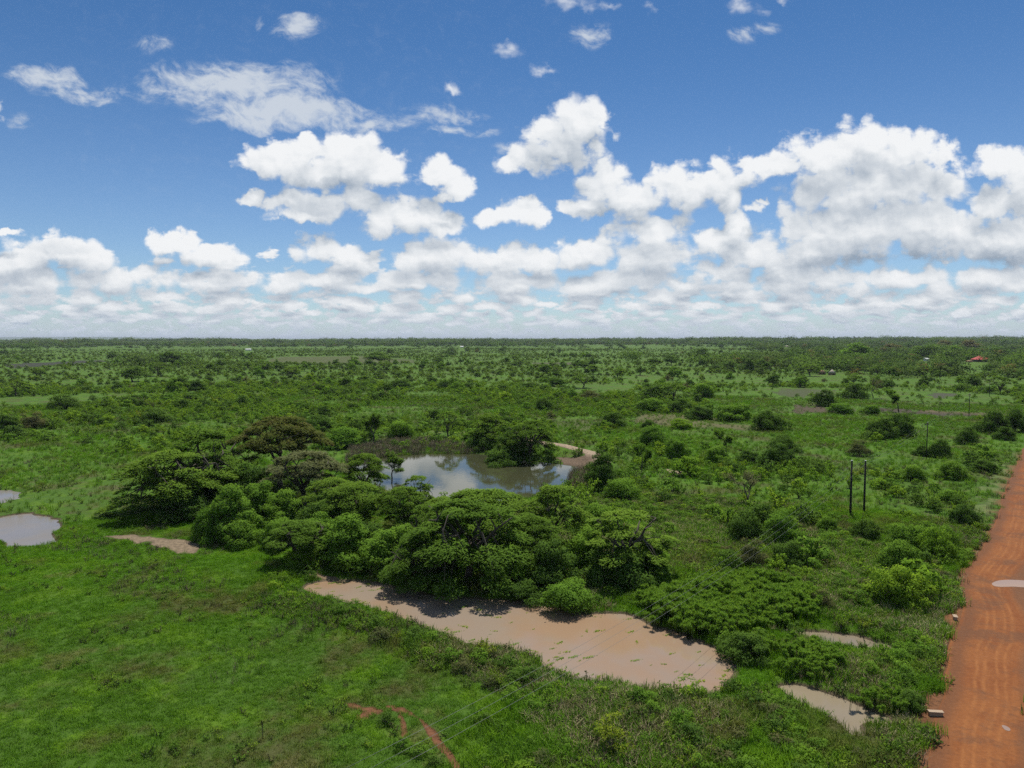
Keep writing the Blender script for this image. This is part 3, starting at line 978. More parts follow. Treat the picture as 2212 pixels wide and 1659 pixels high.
def acacia(seed, w=15.0, h=11.0, pads=46, sprigs=300, droop=.35, open_=0.0, lower=.45, leafm=M_ACA, barkm=M_BARK, leaf=(.62, .19)):
    """flat-layered thorn tree: returns (trunk mesh, crown mesh)"""
    r = np.random.default_rng(seed)
    tb, cb = MB(), MB()
    fork = h * r.uniform(.14, .22)
    lean = r.normal(0, .05, 2) * h
    base = np.array([0, 0, -.3])
    fk = np.array([lean[0], lean[1], fork])
    tr = w * .024 + .04
    tb.tube([base, base + (fk - base) * .5 + r.normal(0, .06, 3), fk], [tr * 1.35, tr * 1.05, tr], 8)
    nl = r.integers(5, 8)
    ends = []
    for i in range(nl):
        az = i / nl * 2 * math.pi + r.normal(0, .25)
        R_ = w / 2 * r.uniform(.5, .8)
        e = np.array([math.cos(az) * R_, math.sin(az) * R_, h * r.uniform(.68, .86)])
        t = np.linspace(0, 1, 8)[:, None]
        mid = fk + (e - fk) * np.concatenate([t ** 1.25, t ** 1.25, t ** .72], 1)
        mid[1:-1] += r.normal(0, .016 * w, (6, 3))
        tb.tube(mid, np.linspace(tr * .72, tr * .18, 8), 6)
        ends.append(mid)
    # pads of leaf on a dome, several storeys
    for k in range(pads):
        u = math.sqrt((k + .5) / pads)
        az = k * 2.399963 + r.normal(0, .3)
        R_ = u * w / 2 * r.uniform(.86, 1.04)
        z = h * (.97 - droop * u ** 2.2) + r.normal(0, .025 * h)
        if u > .4 and r.random() < lower:
            z -= h * r.uniform(.08, .42)
            R_ *= r.uniform(.75, 1.02)
        if open_ and r.random() < open_:
            continue
        c = np.array([math.cos(az) * R_, math.sin(az) * R_, max(z, .16 * h)])
        pr = w * r.uniform(.085, .145)
        # a twig from the closest limb
        allp = np.concatenate([m[3:] for m in ends])
        a = allp[np.argmin(np.linalg.norm(allp - c, axis=1) + (allp[:, 2] > c[2]) * 2.0)]
        bend = (a + c) / 2 + r.normal(0, .02 * w, 3) + np.array([0, 0, .02 * h])
        tb.tube([a, bend, c], [tr * .24, tr * .15, tr * .05], 5, False)
        n = int(sprigs * (pr / (w * .115)) ** 2)
        rho = np.sqrt(r.random(n)) ** .85
        th = r.random(n) * 2 * math.pi
        sx, sy = r.uniform(.8, 1.25), r.uniform(.75, 1.0)
        off = np.stack([np.cos(th) * rho * pr * sx, np.sin(th) * rho * pr * sy], 1)
        rot = r.uniform(0, 6.28)
        off = off @ np.array([[math.cos(rot), -math.sin(rot)], [math.sin(rot), math.cos(rot)]])
        tilt = -droop * 1.2 * u
        out = np.array([math.cos(az), math.sin(az)])
        dz = (off @ out) * tilt * .55 - .16 * pr * rho ** 2 + r.normal(0, .085 * pr, n)
        P = np.stack([c[0] + off[:, 0], c[1] + off[:, 1], c[2] + dz], 1)
        d = np.concatenate([off / (pr + 1e-6) + out * .5 * u + r.normal(0, .5, (n, 2)), r.normal(-.08, .22, (n, 1))], 1)
        nm = np.concatenate([r.normal(0, .38, (n, 2)) + off / pr * .25, np.ones((n, 1))], 1)
        pf = np.concatenate([off / pr * .6 + out * u * .35, np.full((n, 1), .9)], 1)
        cb.leaves(P, d, unit(nm), leaf[0] * r.uniform(.6, 1.25, n), leaf[1] * r.uniform(.8, 1.2, n), 0, pf)
    return tb.mesh("acacia_trunk", [barkm], False), cb.mesh("acacia_crown", [leafm])


def leafy(seed, w=8.0, h=5.0, lobes=26, leaves=320, leafm=M_MID, barkm=M_BARK, leaf=.34, skirt=.12, trunk=0.0, shape=1.0):
    """broad-leaved bush or tree built of many lobes: returns (stems mesh, foliage mesh)"""
    r = np.random.default_rng(seed)
    tb, cb = MB(), MB()
    tr = .020 * w + .03
    cen, rad = [], []
    ph = r.uniform(0, 6.28, 3)
    for k in range(lobes):
        u = math.sqrt((k + .5) / lobes)
        az = k * 2.399963 + r.normal(0, .35)
        rr = u * w / 2 * r.uniform(.6, 1.0) * (1 + .16 * math.sin(2 * az + ph[0]) + .12 * math.sin(3 * az + ph[1]))
        top = h * (trunk + (1 - trunk) * (1 - shape * .75 * u ** 2.4)) * r.uniform(.58, 1.04)
        lr = w * r.uniform(.075, .17)
        z = max(top - lr * .75, h * trunk * .8 + lr * .4)
        cen.append([math.cos(az) * rr, math.sin(az) * rr, z])
        rad.append(lr)
        if k % 2 == 0 and z - lr > h * (trunk + .15):        # lower storey
            cen.append([math.cos(az + .5) * rr * 1.1, math.sin(az + .5) * rr * 1.1, h * (trunk + skirt) + lr * .5 + r.random() * (z - h * trunk) * .45])
            rad.append(lr * r.uniform(.8, 1.1))
    cen, rad = np.array(cen), np.array(rad)
    ns = 1 if trunk > .12 else 4
    for i in range(ns):
        f = np.array([r.normal(0, .05 * w), r.normal(0, .05 * w), h * max(trunk, .18)])
        tb.tube([[f[0] * .3, f[1] * .3, -.3], f * [.7, .7, .5], f], [tr * 1.3, tr, tr * .8] if ns == 1 else [tr * .7, tr * .6, tr * .5], 7)
        for j in range(i, len(cen), ns):
            if j % 2 == 0:
                tb.tube([f, (f + cen[j]) / 2 + r.normal(0, .03 * w, 3), cen[j]], [tr * .5, tr * .3, tr * .1], 5, False)
    for c, lr in zip(cen, rad):
        n = int(leaves * (lr / (.125 * w)) ** 2)
        v = unit(r.normal(0, 1, (n, 3)))
        v[:, 2] = np.where((v[:, 2] < -.25) & (r.random(n) < .7), -v[:, 2], v[:, 2])
        lump = 1 + .22 * np.sin(v[:, 0] * 5 + c[0]) * np.sin(v[:, 1] * 6 + c[1]) + r.normal(0, .17, n)
        P = c + v * lr * lump[:, None] * np.array([1.1, 1.1, .82])
        P[:, 2] = np.maximum(P[:, 2], .03)
        nm = unit(v * .9 + np.array([0, 0, .55]) + r.normal(0, .5, (n, 3)))
        d = np.cross(nm, r.normal(0, 1, (n, 3)))
        d[:, 2] -= .25
        s = leaf * r.uniform(.6, 1.25, n)
        cb.leaves(P, d, nm, s, s * .52, 0, v + np.array([0, 0, .45]) + (c - [0, 0, h * .4]) / w * .35)
    return tb.mesh("bush_stem", [barkm], False), cb.mesh("bush_foliage", [leafm])


def shrub(seed, w=1.8, h=1.7, stems=9, leaves=34, leafm=M_LIME, leaf=.24, one=True):
    """young many-stemmed shrub: upright shoots set with leaves, one mesh"""
    r = np.random.default_rng(seed)
    b = MB()
    for i in range(stems):
        az = i * 2.4 + r.normal(0, .4)
        sp_ = r.uniform(.15, .55) * w
        hh = h * r.uniform(.6, 1.0)
        t = np.linspace(0, 1, 5)[:, None]
        p = np.array([[math.cos(az) * .05, math.sin(az) * .05, -.1]]) + t * np.array([[math.cos(az) * sp_, math.sin(az) * sp_, 0]]) + np.concatenate([0 * t, 0 * t, (t ** .8) * hh], 1)
        b.tube(p, np.linspace(.028, .008, 5), 4, False, 1)
        n = leaves
        k = r.uniform(.25, 1.05, n)
        P = np.stack([np.interp(k, t[:, 0], p[:, j]) for j in range(3)], 1)
        d = unit(r.normal(0, 1, (n, 3)) + np.array([0, 0, .25]))
        P = P + d * leaf * r.uniform(.3, .9, (n, 1))
        nm = unit(np.array([0, 0, 1.0]) + d * .3 + r.normal(0, .5, (n, 3)))
        s = leaf * r.uniform(.6, 1.3, n)
        b.leaves(P, d, nm, s, s * .5, 0, d * .8 + np.array([0, 0, .8]) + P / w * .5)
    return b.mesh("shrub", [leafm, M_BARK])


def tuft(seed, n=14, h=.5, w=.03, lean=.4, m=None, spread=.16):
    """grass tuft: bent blades"""
    r = np.random.default_rng(seed)
    b = MB()
    for i in range(n):
        az = r.uniform(0, 6.283)
        dx = np.array([math.cos(az), math.sin(az), 0])
        sd = np.array([-dx[1], dx[0], 0]) * w * r.uniform(.7, 1.3) / 2
        p0 = np.array([r.normal(0, spread), r.normal(0, spread), -.04])
        hh = h * r.uniform(.55, 1.1)
        le = lean * r.uniform(.2, 1.3)
        p1 = p0 + dx * hh * le * .35 + np.array([0, 0, hh * .62])
        p2 = p0 + dx * hh * le + np.array([0, 0, hh * (1 - .25 * le)])
        b.add([p0 - sd, p0 + sd, p1 + sd * .8, p1 - sd * .8, p2], [np.array([[0, 1, 2, 3]]), np.array([[3, 2, 4]])])
    return b.mesh("tuft", [m])


def papyrus(seed, h=2.2, m=M_PAP):
    """tall stalks ending in round mops of rays"""
    r = np.random.default_rng(seed)
    b = MB()
    for i in range(3):
        az, sp_ = r.uniform(0, 6.28), r.uniform(0, .45)
        hh = h * r.uniform(.78, 1.05)
        top = np.array([math.cos(az) * sp_ * 1.3, math.sin(az) * sp_ * 1.3, hh])
        b.tube([[math.cos(az) * sp_ * .5, math.sin(az) * sp_ * .5, -.1], top], [.03, .016], 4, False)
        n = 110
        v = unit(r.normal(0, 1, (n, 3)) + np.array([0, 0, .55]))
        L = r.uniform(.32, .62, n)
        droop = np.array([0, 0, -.10])
        P = top + v * L[:, None] * .62 + droop * L[:, None]
        b.leaves(P, v + droop, unit(np.cross(v, r.normal(0, 1, (n, 3))) + [0, 0, .8]), L * .85, .085, 0, v + np.array([0, 0, .5]))
    return b.mesh("papyrus", [m])


def bare_tree(seed, w, h, leafm, density=.5):
    """thin open tree whose limbs show: forking branches with scattered sprays"""
    r = np.random.default_rng(seed)
    tb, cb = MB(), MB()
    tips = []

    def grow(p, d, L, rad, lev):
        n = 4
        pts = [p]
        dd = d
        for i in range(n):
            dd = unit(dd + r.normal(0, .16, 3) + np.array([0, 0, .05]))
            pts.append(pts[-1] + dd * L / n)
        tb.tube(pts, np.linspace(rad, rad * .62, n + 1), 6 if lev < 2 else 4, False)
        if lev >= 2:
            tips.extend(pts[2:])
        if lev == 4:
            return
        for i in range(2 if lev < 1 else r.integers(2, 4)):
            a = unit(dd + r.normal(0, .55, 3) * np.array([1, 1, .5]) + np.array([0, 0, .12]))
            grow(pts[-1], a, L * r.uniform(.6, .85), rad * .6, lev + 1)
        if lev and r.random() < .7:
            grow(pts[2], unit(dd + r.normal(0, .8, 3)), L * .6, rad * .45, lev + 1)
    grow(np.array([0, 0, -.3]), np.array([.08, .05, 1.0]), h * .30, .022 * h, 0)
    T = np.array(tips)
    ext = max(np.abs(T[:, :2]).max(), .1)
    k = np.array([w / 2 / ext, w / 2 / ext, h / T[:, 2].max()])
    for i in range(len(tb.V)):
        tb.V[i] = tb.V[i] * k
    T = T * k
    n = int(len(T) * 26 * density)
    P = T[r.integers(0, len(T), n)] + r.normal(0, .035 * w, (n, 3))
    d = unit(r.normal(0, 1, (n, 3)))
    cb.leaves(P, d, unit(r.normal(0, .6, (n, 3)) + [0, 0, 1.0]), r.uniform(.2, .45, n), .13, 0, d * .5 + np.array([0, 0, .7]))
    return tb.mesh("tree_limb", [M_BARK], False), cb.mesh("tree_spray", [leafm])


# the stock of forms (built at a nominal size, scaled when set out)
ACA = [acacia(11 + i, 15, 10, pads=58, sprigs=300, droop=d, lower=.6) for i, d in enumerate((.36, .60, .42, .66))]
ACA_OL = [acacia(31, 15, 11, pads=52, sprigs=330, droop=.32, leafm=M_OLIVE)]
ACA_GR = [acacia(41, 15, 10.5, pads=48, sprigs=290, droop=.40, open_=.12, leafm=M_GREYA)]
ACA_OP = [acacia(51 + i, 12, 10, pads=42, sprigs=230, droop=.50, open_=.16, lower=.6, leafm=M_ACA) for i in range(2)]
BUSH = {k: [leafy(60 + 7 * i + j, 8, 5, lobes=24, leaves=340, leafm=m_, leaf=.36) for j in range(2)] for i, (k, m_) in enumerate((('mid', M_MID), ('dark', M_DARK), ('lime', M_LIME)))}
BUSH['brown'] = [leafy(90, 8, 5, lobes=22, leaves=260, leafm=M_BROWN, leaf=.30)]
TALL = {k: [leafy(100 + 5 * i + j, 7.5, 8, lobes=30, leaves=330, leafm=m_, leaf=.36, trunk=.06, shape=1.05) for j in range(2)] for i, (k, m_) in enumerate((('mid', M_MID), ('dark', M_DARK)))}
MIDB = {k: [leafy(130 + 5 * i + j, 8, 5, lobes=16, leaves=95, leafm=m_, leaf=.62) for j in range(3)] for i, (k, m_) in enumerate((('mid', M_MID), ('dark', M_DARK), ('lime', M_LIME)))}
MIDB['brown'] = [leafy(155, 8, 5, lobes=14, leaves=70, leafm=M_BROWN, leaf=.6)]
MIDT = {'dark': [leafy(160 + j, 9, 9, lobes=18, leaves=95, leafm=M_DARK, leaf=.75, trunk=.22, shape=.8) for j in range(3)],
        'mid': [leafy(165 + j, 9, 9, lobes=18, leaves=85, leafm=M_MID, leaf=.75, trunk=.25, shape=.8) for j in range(2)],
        'aca': [acacia(170 + j, 14, 10, pads=26, sprigs=75, droop=.34, leaf=(.95, .36)) for j in range(2)],
        'rust': [leafy(175, 9, 9, lobes=18, leaves=85, leafm=M_RUST, leaf=.8, trunk=.2, shape=.8)]}
BARE = {'grey': bare_tree(181, 8, 8, M_GREYA, .30), 'thin': bare_tree(182, 6, 9, M_ACA, .55), 'wisp': bare_tree(183, 6, 9, M_MID, .9), 'pale': bare_tree(184, 7, 8, M_MID, .9)}

TREE_GROUP = {'acacia_tree': 'acacia trees round the pond and the river', 'leafy_bush': 'dense bushes on the plain', 'leafy_tree': 'broad-leaved trees on the plain', 'thin_tree': 'thin open trees'}


def plant(name, cat, pair, nominal, X, Y, h, w, label, seed=0, group=None, parts=('trunk', 'crown'), xy=None):
    p = ground_at(X, Y) if xy is None else np.array(xy)
    z = float(ground_z(p[0], p[1])[0])
    e = link(name, None, None, (p[0], p[1], z))
    r = np.random.default_rng(seed + int(X * 7 + Y * 13))
    e.rotation_euler = (0, 0, r.uniform(0, 6.283))
    k = w / nominal[0]
    e.scale = (k, k, h / nominal[1])
    tag(e, label, cat, group)
    for pn, me in zip(parts, pair):
        link(pn, me, e)
    return e


def hm(X, Yb, Yt):
    return CAMH * (Yb - Yt) / (Yb - HORIZ)


def wm(X, Yb, W):
    return W * np.hypot(*(ground_at(X, Yb) - ground_at(X + .001, Yb))) * 1000


# --- trees and bushes one by one: form, x, foot y, top y, width (photo px), label
SET = [
    # the grove between river and pond
    ('aca1', 372, 1108, 968, 255, "wide light olive acacia drooping over the grass at the outer edge of the grove"),
    ('aca3', 450, 1080, 930, 235, "tall dark green acacia rising behind the wide drooping acacia"),
    ('olive', 605, 1052, 895, 195, "tall brown-green acacia, the highest and brownest crown of the grove"),
    ('grey', 655, 1092, 972, 190, "grey-brown flat-topped acacia with dark forked limbs showing"),
    ('aca0', 790, 1075, 978, 105, "bright green acacia standing against the pond's near corner"),
    ('thin', 848, 1032, 966, 62, "slim wispy tree with bare trunk reflected against the pond water"),
    ('wisp', 905, 1118, 1022, 96, "loose feathery tree sticking up in front of the pale pond water"),
    ('aca2', 770, 1148, 1038, 165, "spreading acacia with a crooked dark branch on top, amid the grove"),
    ('aca0', 872, 1160, 1050, 125, "rounded yellow-green acacia just below the feathery tree"),
    ('aca1', 1005, 1256, 1076, 285, "biggest layered acacia, hanging over the brown river"),
    ('aca3', 905, 1264, 1150, 150, "low acacia with feathery drooping sprays at the river bank"),
    ('aca2', 1050, 1188, 1055, 240, "flat acacia canopy between the pond and the biggest acacia"),
    ('open', 1200, 1192, 1045, 165, "open acacia with a dark twisted trunk showing below the pond's near shore"),
    ('open1', 1352, 1248, 1098, 225, "umbrella acacia with an arched limb at the end of the grove nearest the papyrus"),
    ('tdark', 1190, 1272, 1150, 115, "dark vine-hung tree between two acacias above the river"),
    ('bdark1', 1330, 1266, 1172, 140, "dark bushy tree under the umbrella acacia with the arched limb"),
    ('tmid', 1100, 1266, 1170, 105, "mid green leafy tree leaning to the river beside the dark vine-hung tree"),
    ('bmid', 1222, 1308, 1250, 130, "glossy round-leaved bush at the water's edge below the dark vine-hung tree"),
    ('bdark', 1130, 1292, 1248, 90, "small dark bush on the river bank under the biggest acacia"),
    ('tmid1', 500, 1165, 1048, 120, "round leafy tree beside the pale mud strip"),
    ('bmid1', 448, 1168, 1100, 80, "low leafy bush at the end of the pale mud strip"),
    ('tmid', 562, 1128, 1035, 100, "bright leafy tree between the grey-brown acacia and the round leafy tree"),
    ('aca0', 648, 1218, 1125, 150, "low acacia thicket with bright tips above the upper river end"),
    ('tmid1', 752, 1222, 1112, 140, "leafy tree at the head of the brown river"),
    ('bdark1', 690, 1160, 1080, 110, "dark bush in the hollow of the grove between leafy trees"),
    ('tdark', 705, 1130, 1048, 100, "dark tree behind the leafy tree at the river head"),
    ('blime', 745, 1228, 1175, 70, "yellow-green bush at the river head's grassy bank"),
    ('tmid', 830, 1235, 1140, 120, "leafy tree filling the gap next to the low riverside acacia"),
    ('bmid', 600, 1178, 1115, 90, "leafy bush behind the low acacia thicket"),
    ('aca3', 920, 1210, 1095, 140, "acacia crown wedged between the rounded acacia and the biggest acacia"),
    ('aca0', 1140, 1225, 1110, 150, "acacia crown just behind the dark vine-hung tree"),
    ('bmid', 1265, 1225, 1140, 110, "leafy bush between open acacia and umbrella acacia"),
    ('bmid1', 1425, 1262, 1215, 70, "bush at the papyrus edge under the umbrella acacia's tip"),
    ('tdark1', 545, 1098, 990, 110, "dark tree behind the bright leafy tree, under the brown-green acacia"),
    ('tdark', 430, 1100, 1010, 120, "dark tree in the shade of the tall dark green acacia"),
    ('aca2', 960, 1150, 1072, 130, "acacia with a flat bright top at the pond's near shore"),
    ('tmid1', 615, 1140, 1058, 95, "leafy tree below the grey-brown acacia's forked limbs"),
    ('tmid', 688, 1192, 1108, 110, "bright leafy tree with the grove's hollow directly behind it"),
    ('blime', 655, 1228, 1182, 80, "yellow-green bush on the grass below the low acacia thicket"),
    ('tdark1', 790, 1205, 1120, 105, "dark leafy tree above the riverside gap of the grove"),
    ('tmid1', 870, 1225, 1135, 110, "round leafy tree beside the biggest acacia's outermost limb"),
    ('aca2', 720, 1120, 1030, 130, "flat acacia behind the leafy trees in the middle of the grove"),
    ('bmid1', 520, 1180, 1128, 84, "low bush in front of the round leafy tree by the mud strip"),
    ('tdark', 395, 1120, 1040, 110, "dark tree in the deep shadow under the wide drooping acacia"),
    ('bmid', 1130, 1190, 1120, 110, "leafy bush seen between flat acacia canopy and open acacia"),
    ('bmid1', 1290, 1150, 1090, 110, "leafy bush behind the open acacia on the outlet side"),
    ('tmid', 1405, 1235, 1165, 90, "leafy tree behind the umbrella acacia toward the bare grey tree"),
    # the pond's far side
    ('aca1', 1145, 992, 902, 125, "acacia with visible trunk on the pond's far bank"),
    ('tdark', 1100, 992, 918, 80, "dark dense tree overhanging the water on the pond's far bank"),
    ('bdark', 1085, 998, 955, 90, "dark bush dipping into the pond under the far-bank acacia"),
    ('open', 1058, 968, 892, 95, "flat-crowned acacia behind the far end of the pond"),
    ('bdark1', 1042, 972, 925, 70, "dark bush at the foot of the flat-crowned acacia"),
    ('taca', 968, 950, 886, 62, "round dark tree alone behind the reeds of the pond"),
    ('thin', 806, 962, 893, 70, "thin leaning tree with a bare dark trunk behind the reeds"),
    ('bmid', 860, 945, 905, 80, "leafy bush behind the pond's reed belt"),
    ('tdark1', 655, 955, 893, 60, "dark tree just behind the brown-green acacia"),
    ('bdark', 690, 930, 893, 80, "dark bush on the field beyond the dark tree behind the brown-green acacia"),
    ('bmid1', 745, 965, 925, 100, "leafy bush to the reed side of the leaning tree"),
    # between pond and poles
    ('tdark', 1300, 1062, 962, 76, "tall narrow dark tree at the pond's outlet corner"),
    ('bmid', 1340, 1078, 1028, 95, "round bush at the foot of the tall narrow dark tree"),
    ('pale', 1386, 1024, 958, 48, "slim sapling tree with sparse pale leaves beyond the tall narrow tree"),
    ('bmid1', 1405, 962, 922, 66, "round bright bush alone beside the pond bank track"),
    ('bdark', 1322, 922, 884, 60, "dark round bush on open grass beyond the pond bank"),
    ('bmid', 1462, 992, 945, 52, "upright bush between the round bright bush and the dark stacked bushes"),
    ('blime', 1470, 926, 905, 54, "low yellow-green bush in the straw-coloured patch"),
    ('bdark1', 1400, 925, 905, 40, "small dark bush at the straw patch's near end"),
    ('bmid', 1585, 908, 870, 82, "wide bush at the edge of the straw-coloured patch"),
    ('bdark', 1515, 905, 872, 66, "dark bush row's end bush behind the straw patch"),
    ('bdark1', 1470, 890, 858, 60, "dark bush in the row behind the straw patch"),
    ('bmid1', 1410, 888, 862, 70, "leafy bush in the row behind the straw patch, pond side"),
    ('bmid', 1515, 858, 824, 62, "domed bush standing alone on mown-looking grass"),
    ('bdark1', 1658, 928, 882, 74, "dark bush where the straw-coloured patch ends"),
    ('pale', 1570, 985, 928, 48, "small leafy tree with a visible stem, in front of the dark stacked bushes"),
    ('bmid', 1548, 1000, 962, 60, "bush at the foot of the small leafy tree with a stem"),
    ('bdark', 1690, 975, 935, 66, "upper bush of the dark stacked pair near the twin poles"),
    ('bdark1', 1682, 1006, 955, 80, "lower bush of the dark stacked pair near the twin poles"),
    ('bdark', 1618, 1000, 968, 52, "small dark bush next to the stacked pair"),
    ('bare', 1608, 1098, 1018, 96, "nearly bare grey tree with forked limbs before the twin poles"),
    ('bdark', 1610, 1172, 1096, 92, "dark bush, inner one of the big clump below the bare grey tree"),
    ('bmid', 1690, 1174, 1100, 90, "leafy bush, pole-side one of the big clump below the bare grey tree"),
    ('bdark1', 1650, 1150, 1085, 80, "bush at the back of the big clump below the bare grey tree"),
    ('bbrown', 1625, 1226, 1160, 80, "brown-tinged bush just above the papyrus bed"),
    ('bdark', 1700, 1226, 1160, 84, "dark shady bush just above the papyrus bed"),
    ('bdark1', 1868, 1170, 1118, 64, "dark bush at the foot of the twin poles"),
    ('bmid1', 1790, 1152, 1118, 50, "small bush between the big clump and the twin poles"),
    ('bdark', 1900, 946, 896, 74, "broad dark bush, pond-side half of the pair beyond the twin poles"),
    ('bdark1', 1940, 944, 890, 66, "broad dark bush, road-side half of the pair beyond the twin poles"),
    ('bdark', 2148, 936, 880, 66, "big dark bush behind the second pole, inner one"),
    ('bdark1', 2192, 932, 878, 60, "big dark bush by the road at the frame edge beyond the poles"),
    ('bdark', 2172, 950, 918, 46, "smaller dark bush in front of the big dark roadside bushes"),
    ('bdark1', 2030, 988, 945, 46, "tight round dark bush right beside the single pole"),
    ('bdark', 1992, 984, 958, 34, "small dark bush on the inner side of the single pole"),
    ('bdark1', 2090, 958, 918, 52, "dark bush between the single pole and the roadside bushes"),
    ('bbrown', 1855, 985, 948, 56, "brownish scrubby bush between the twin poles and the broad dark pair"),
    ('bmid', 1970, 1036, 1000, 60, "leafy bush on the verge below the single pole"),
    ('bmid1', 2052, 1034, 998, 66, "leafy bush near the road bend below the single pole"),
    ('bdark', 2128, 1020, 990, 60, "low bush on the road verge beneath the roadside bushes"),
    ('bdark1', 2080, 1136, 1084, 64, "dark bush next to the road where the grass verge widens"),
    ('bmid', 1962, 1190, 1125, 90, "leafy bush of the roadside clump, pole side"),
    ('blime', 2022, 1212, 1140, 84, "bright yellow-green bush of the roadside clump"),
    ('bmid1', 1950, 1235, 1172, 100, "pale fine-leaved dome bush in the roadside clump"),
    ('blime', 1945, 1302, 1222, 130, "large bright bush lowest of the roadside clump"),
    ('bmid', 2040, 1195, 1128, 60, "bush at the back of the roadside clump by the verge"),
    ('bdark', 1612, 1420, 1356, 112, "dark tangled bush at the brown river's outlet end"),
    ('bbrown', 1775, 1318, 1272, 70, "rounded brownish bush at the far corner of the papyrus bed"),
    ('bdark1', 1962, 1530, 1486, 70, "dark bush above the lower silty channel near the road"),
    ('yel', 1326, 1630, 1536, 84, "small yellow-green tree alone in the tall dry grass"),
    ('sdark', 378, 1624, 1596, 30, "tiny dark bush alone in the open meadow"),
    ('sdark', 905, 1625, 1592, 60, "leafy bush beside the red earth path"),
    ('sdark1', 835, 1560, 1530, 46, "dark bush on the bare red earth where the path begins"),
    ('sdark', 868, 1615, 1580, 44, "small dark bush inside the bend of the red path"),
    ('sdark1', 940, 1650, 1625, 50, "bush touching the red path near the picture's lower edge"),
    # the far field
    ('tdark', 388, 843, 808, 52, "dark dense clump tree on the far field, larger one before the lone tree"),
    ('tdark1', 288, 824, 788, 60, "round dark tree far out on the plain"),
    ('tdark', 425, 848, 815, 40, "dark tree close beside the larger dark clump tree"),
    ('taca', 340, 812, 780, 48, "lone spreading tree with visible trunk on the far plain"),
    ('tdark1', 370, 790, 756, 60, "big rounded dark tree far behind the lone spreading tree"),
    ('bdark', 335, 912, 878, 66, "broad dark bush on the field beyond the meadow"),
    ('bdark1', 140, 884, 850, 66, "wide bush on the field above the small pools"),
    ('bbrown', 75, 925, 888, 66, "greyish brown bush on the field above the small pools"),
    ('bdark', 18, 928, 890, 50, "dark bush cut by the frame above the small pools"),
    ('tdark', 820, 784, 755, 60, "dark clump of tree in the far middle of the plain"),
    ('tmid', 765, 792, 768, 34, "mid green tree beside the far dark clump"),
    ('bdark', 1090, 845, 824, 38, "compact dark bush in the middle of the green field"),
    ('bdark1', 1175, 886, 857, 40, "dense dark round bush next to a thin pole-like sapling"),
    ('taca', 1258, 838, 808, 56, "lone umbrella tree with bush at its foot on the green field"),
    ('bdark', 1205, 834, 810, 40, "dark bush beside the lone umbrella tree"),
    ('bbrown', 1275, 862, 842, 54, "grey-green bush below the lone umbrella tree"),
    ('bdark1', 960, 842, 818, 44, "dark bush in the bush belt beyond the pond"),
    ('bmid', 990, 845, 822, 40, "leafy bush touching the dark bush of the belt beyond the pond"),
    ('bdark', 870, 838, 812, 44, "dark bush on the grass strip beyond the pond"),
    ('bdark1', 630, 810, 790, 40, "dark bush at the near edge of the far tree scatter"),
    ('taca', 570, 806, 776, 44, "open-crowned tree on the far side of the field, with light grass below"),
    ('tdark', 1450, 790, 766, 34, "dark tree on the far grass beyond the domed bush"),
    ('bdark', 1410, 786, 772, 34, "rounded bush far beyond the domed bush"),
    ('tdark1', 1618, 805, 772, 26, "narrow dark palm-like tree standing out on the far field"),
    ('tdark', 1648, 800, 772, 36, "round dark tree next to the narrow palm-like tree"),
    ('tdark1', 1516, 774, 750, 30, "dark tree far off above the bare soil patch"),
    ('bdark1', 1780, 878, 838, 48, "rounded tree-like bush at the ploughed field's edge"),
    ('bdark', 1845, 860, 822, 58, "wide dark bush at the back of the ploughed field"),
    ('bare', 1886, 860, 816, 40, "leaning brown thorn tree on the ploughed field"),
    ('bdark1', 1915, 838, 818, 36, "dark low bush behind the leaning thorn tree"),
    ('pale', 1942, 890, 842, 50, "open fan-shaped tree standing at the dark burnt strip"),
    ('bmid', 1815, 892, 868, 60, "leafy bush in front of the ploughed field"),
    ('bmid', 1880, 895, 872, 40, "small bush by the burnt strip"),
    ('tmid1', 1850, 780, 742, 80, "big rounded tree before the roofed houses"),
    ('taca', 1750, 812, 785, 50, "dark tree near the thatched huts"),
    ('tdark', 1700, 782, 758, 50, "dark tree beyond the thatched huts"),
    ('tdark1', 2000, 775, 742, 80, "dark broad tree behind the white-fronted house"),
    ('tdark', 2150, 772, 745, 56, "dark tree beside the red-roofed house, road side"),
    ('tmid1', 2062, 772, 745, 50, "green tree beside the red-roofed house, inner side"),
    ('trust', 1930, 765, 740, 50, "rusty brown tree among the wood behind the houses"),
    ('trust', 2040, 758, 735, 46, "rust-tinted tree on the wood's edge above the white-fronted house"),
    ('trust', 2095, 760, 734, 60, "broad reddish tree just behind the red-roofed house"),
]
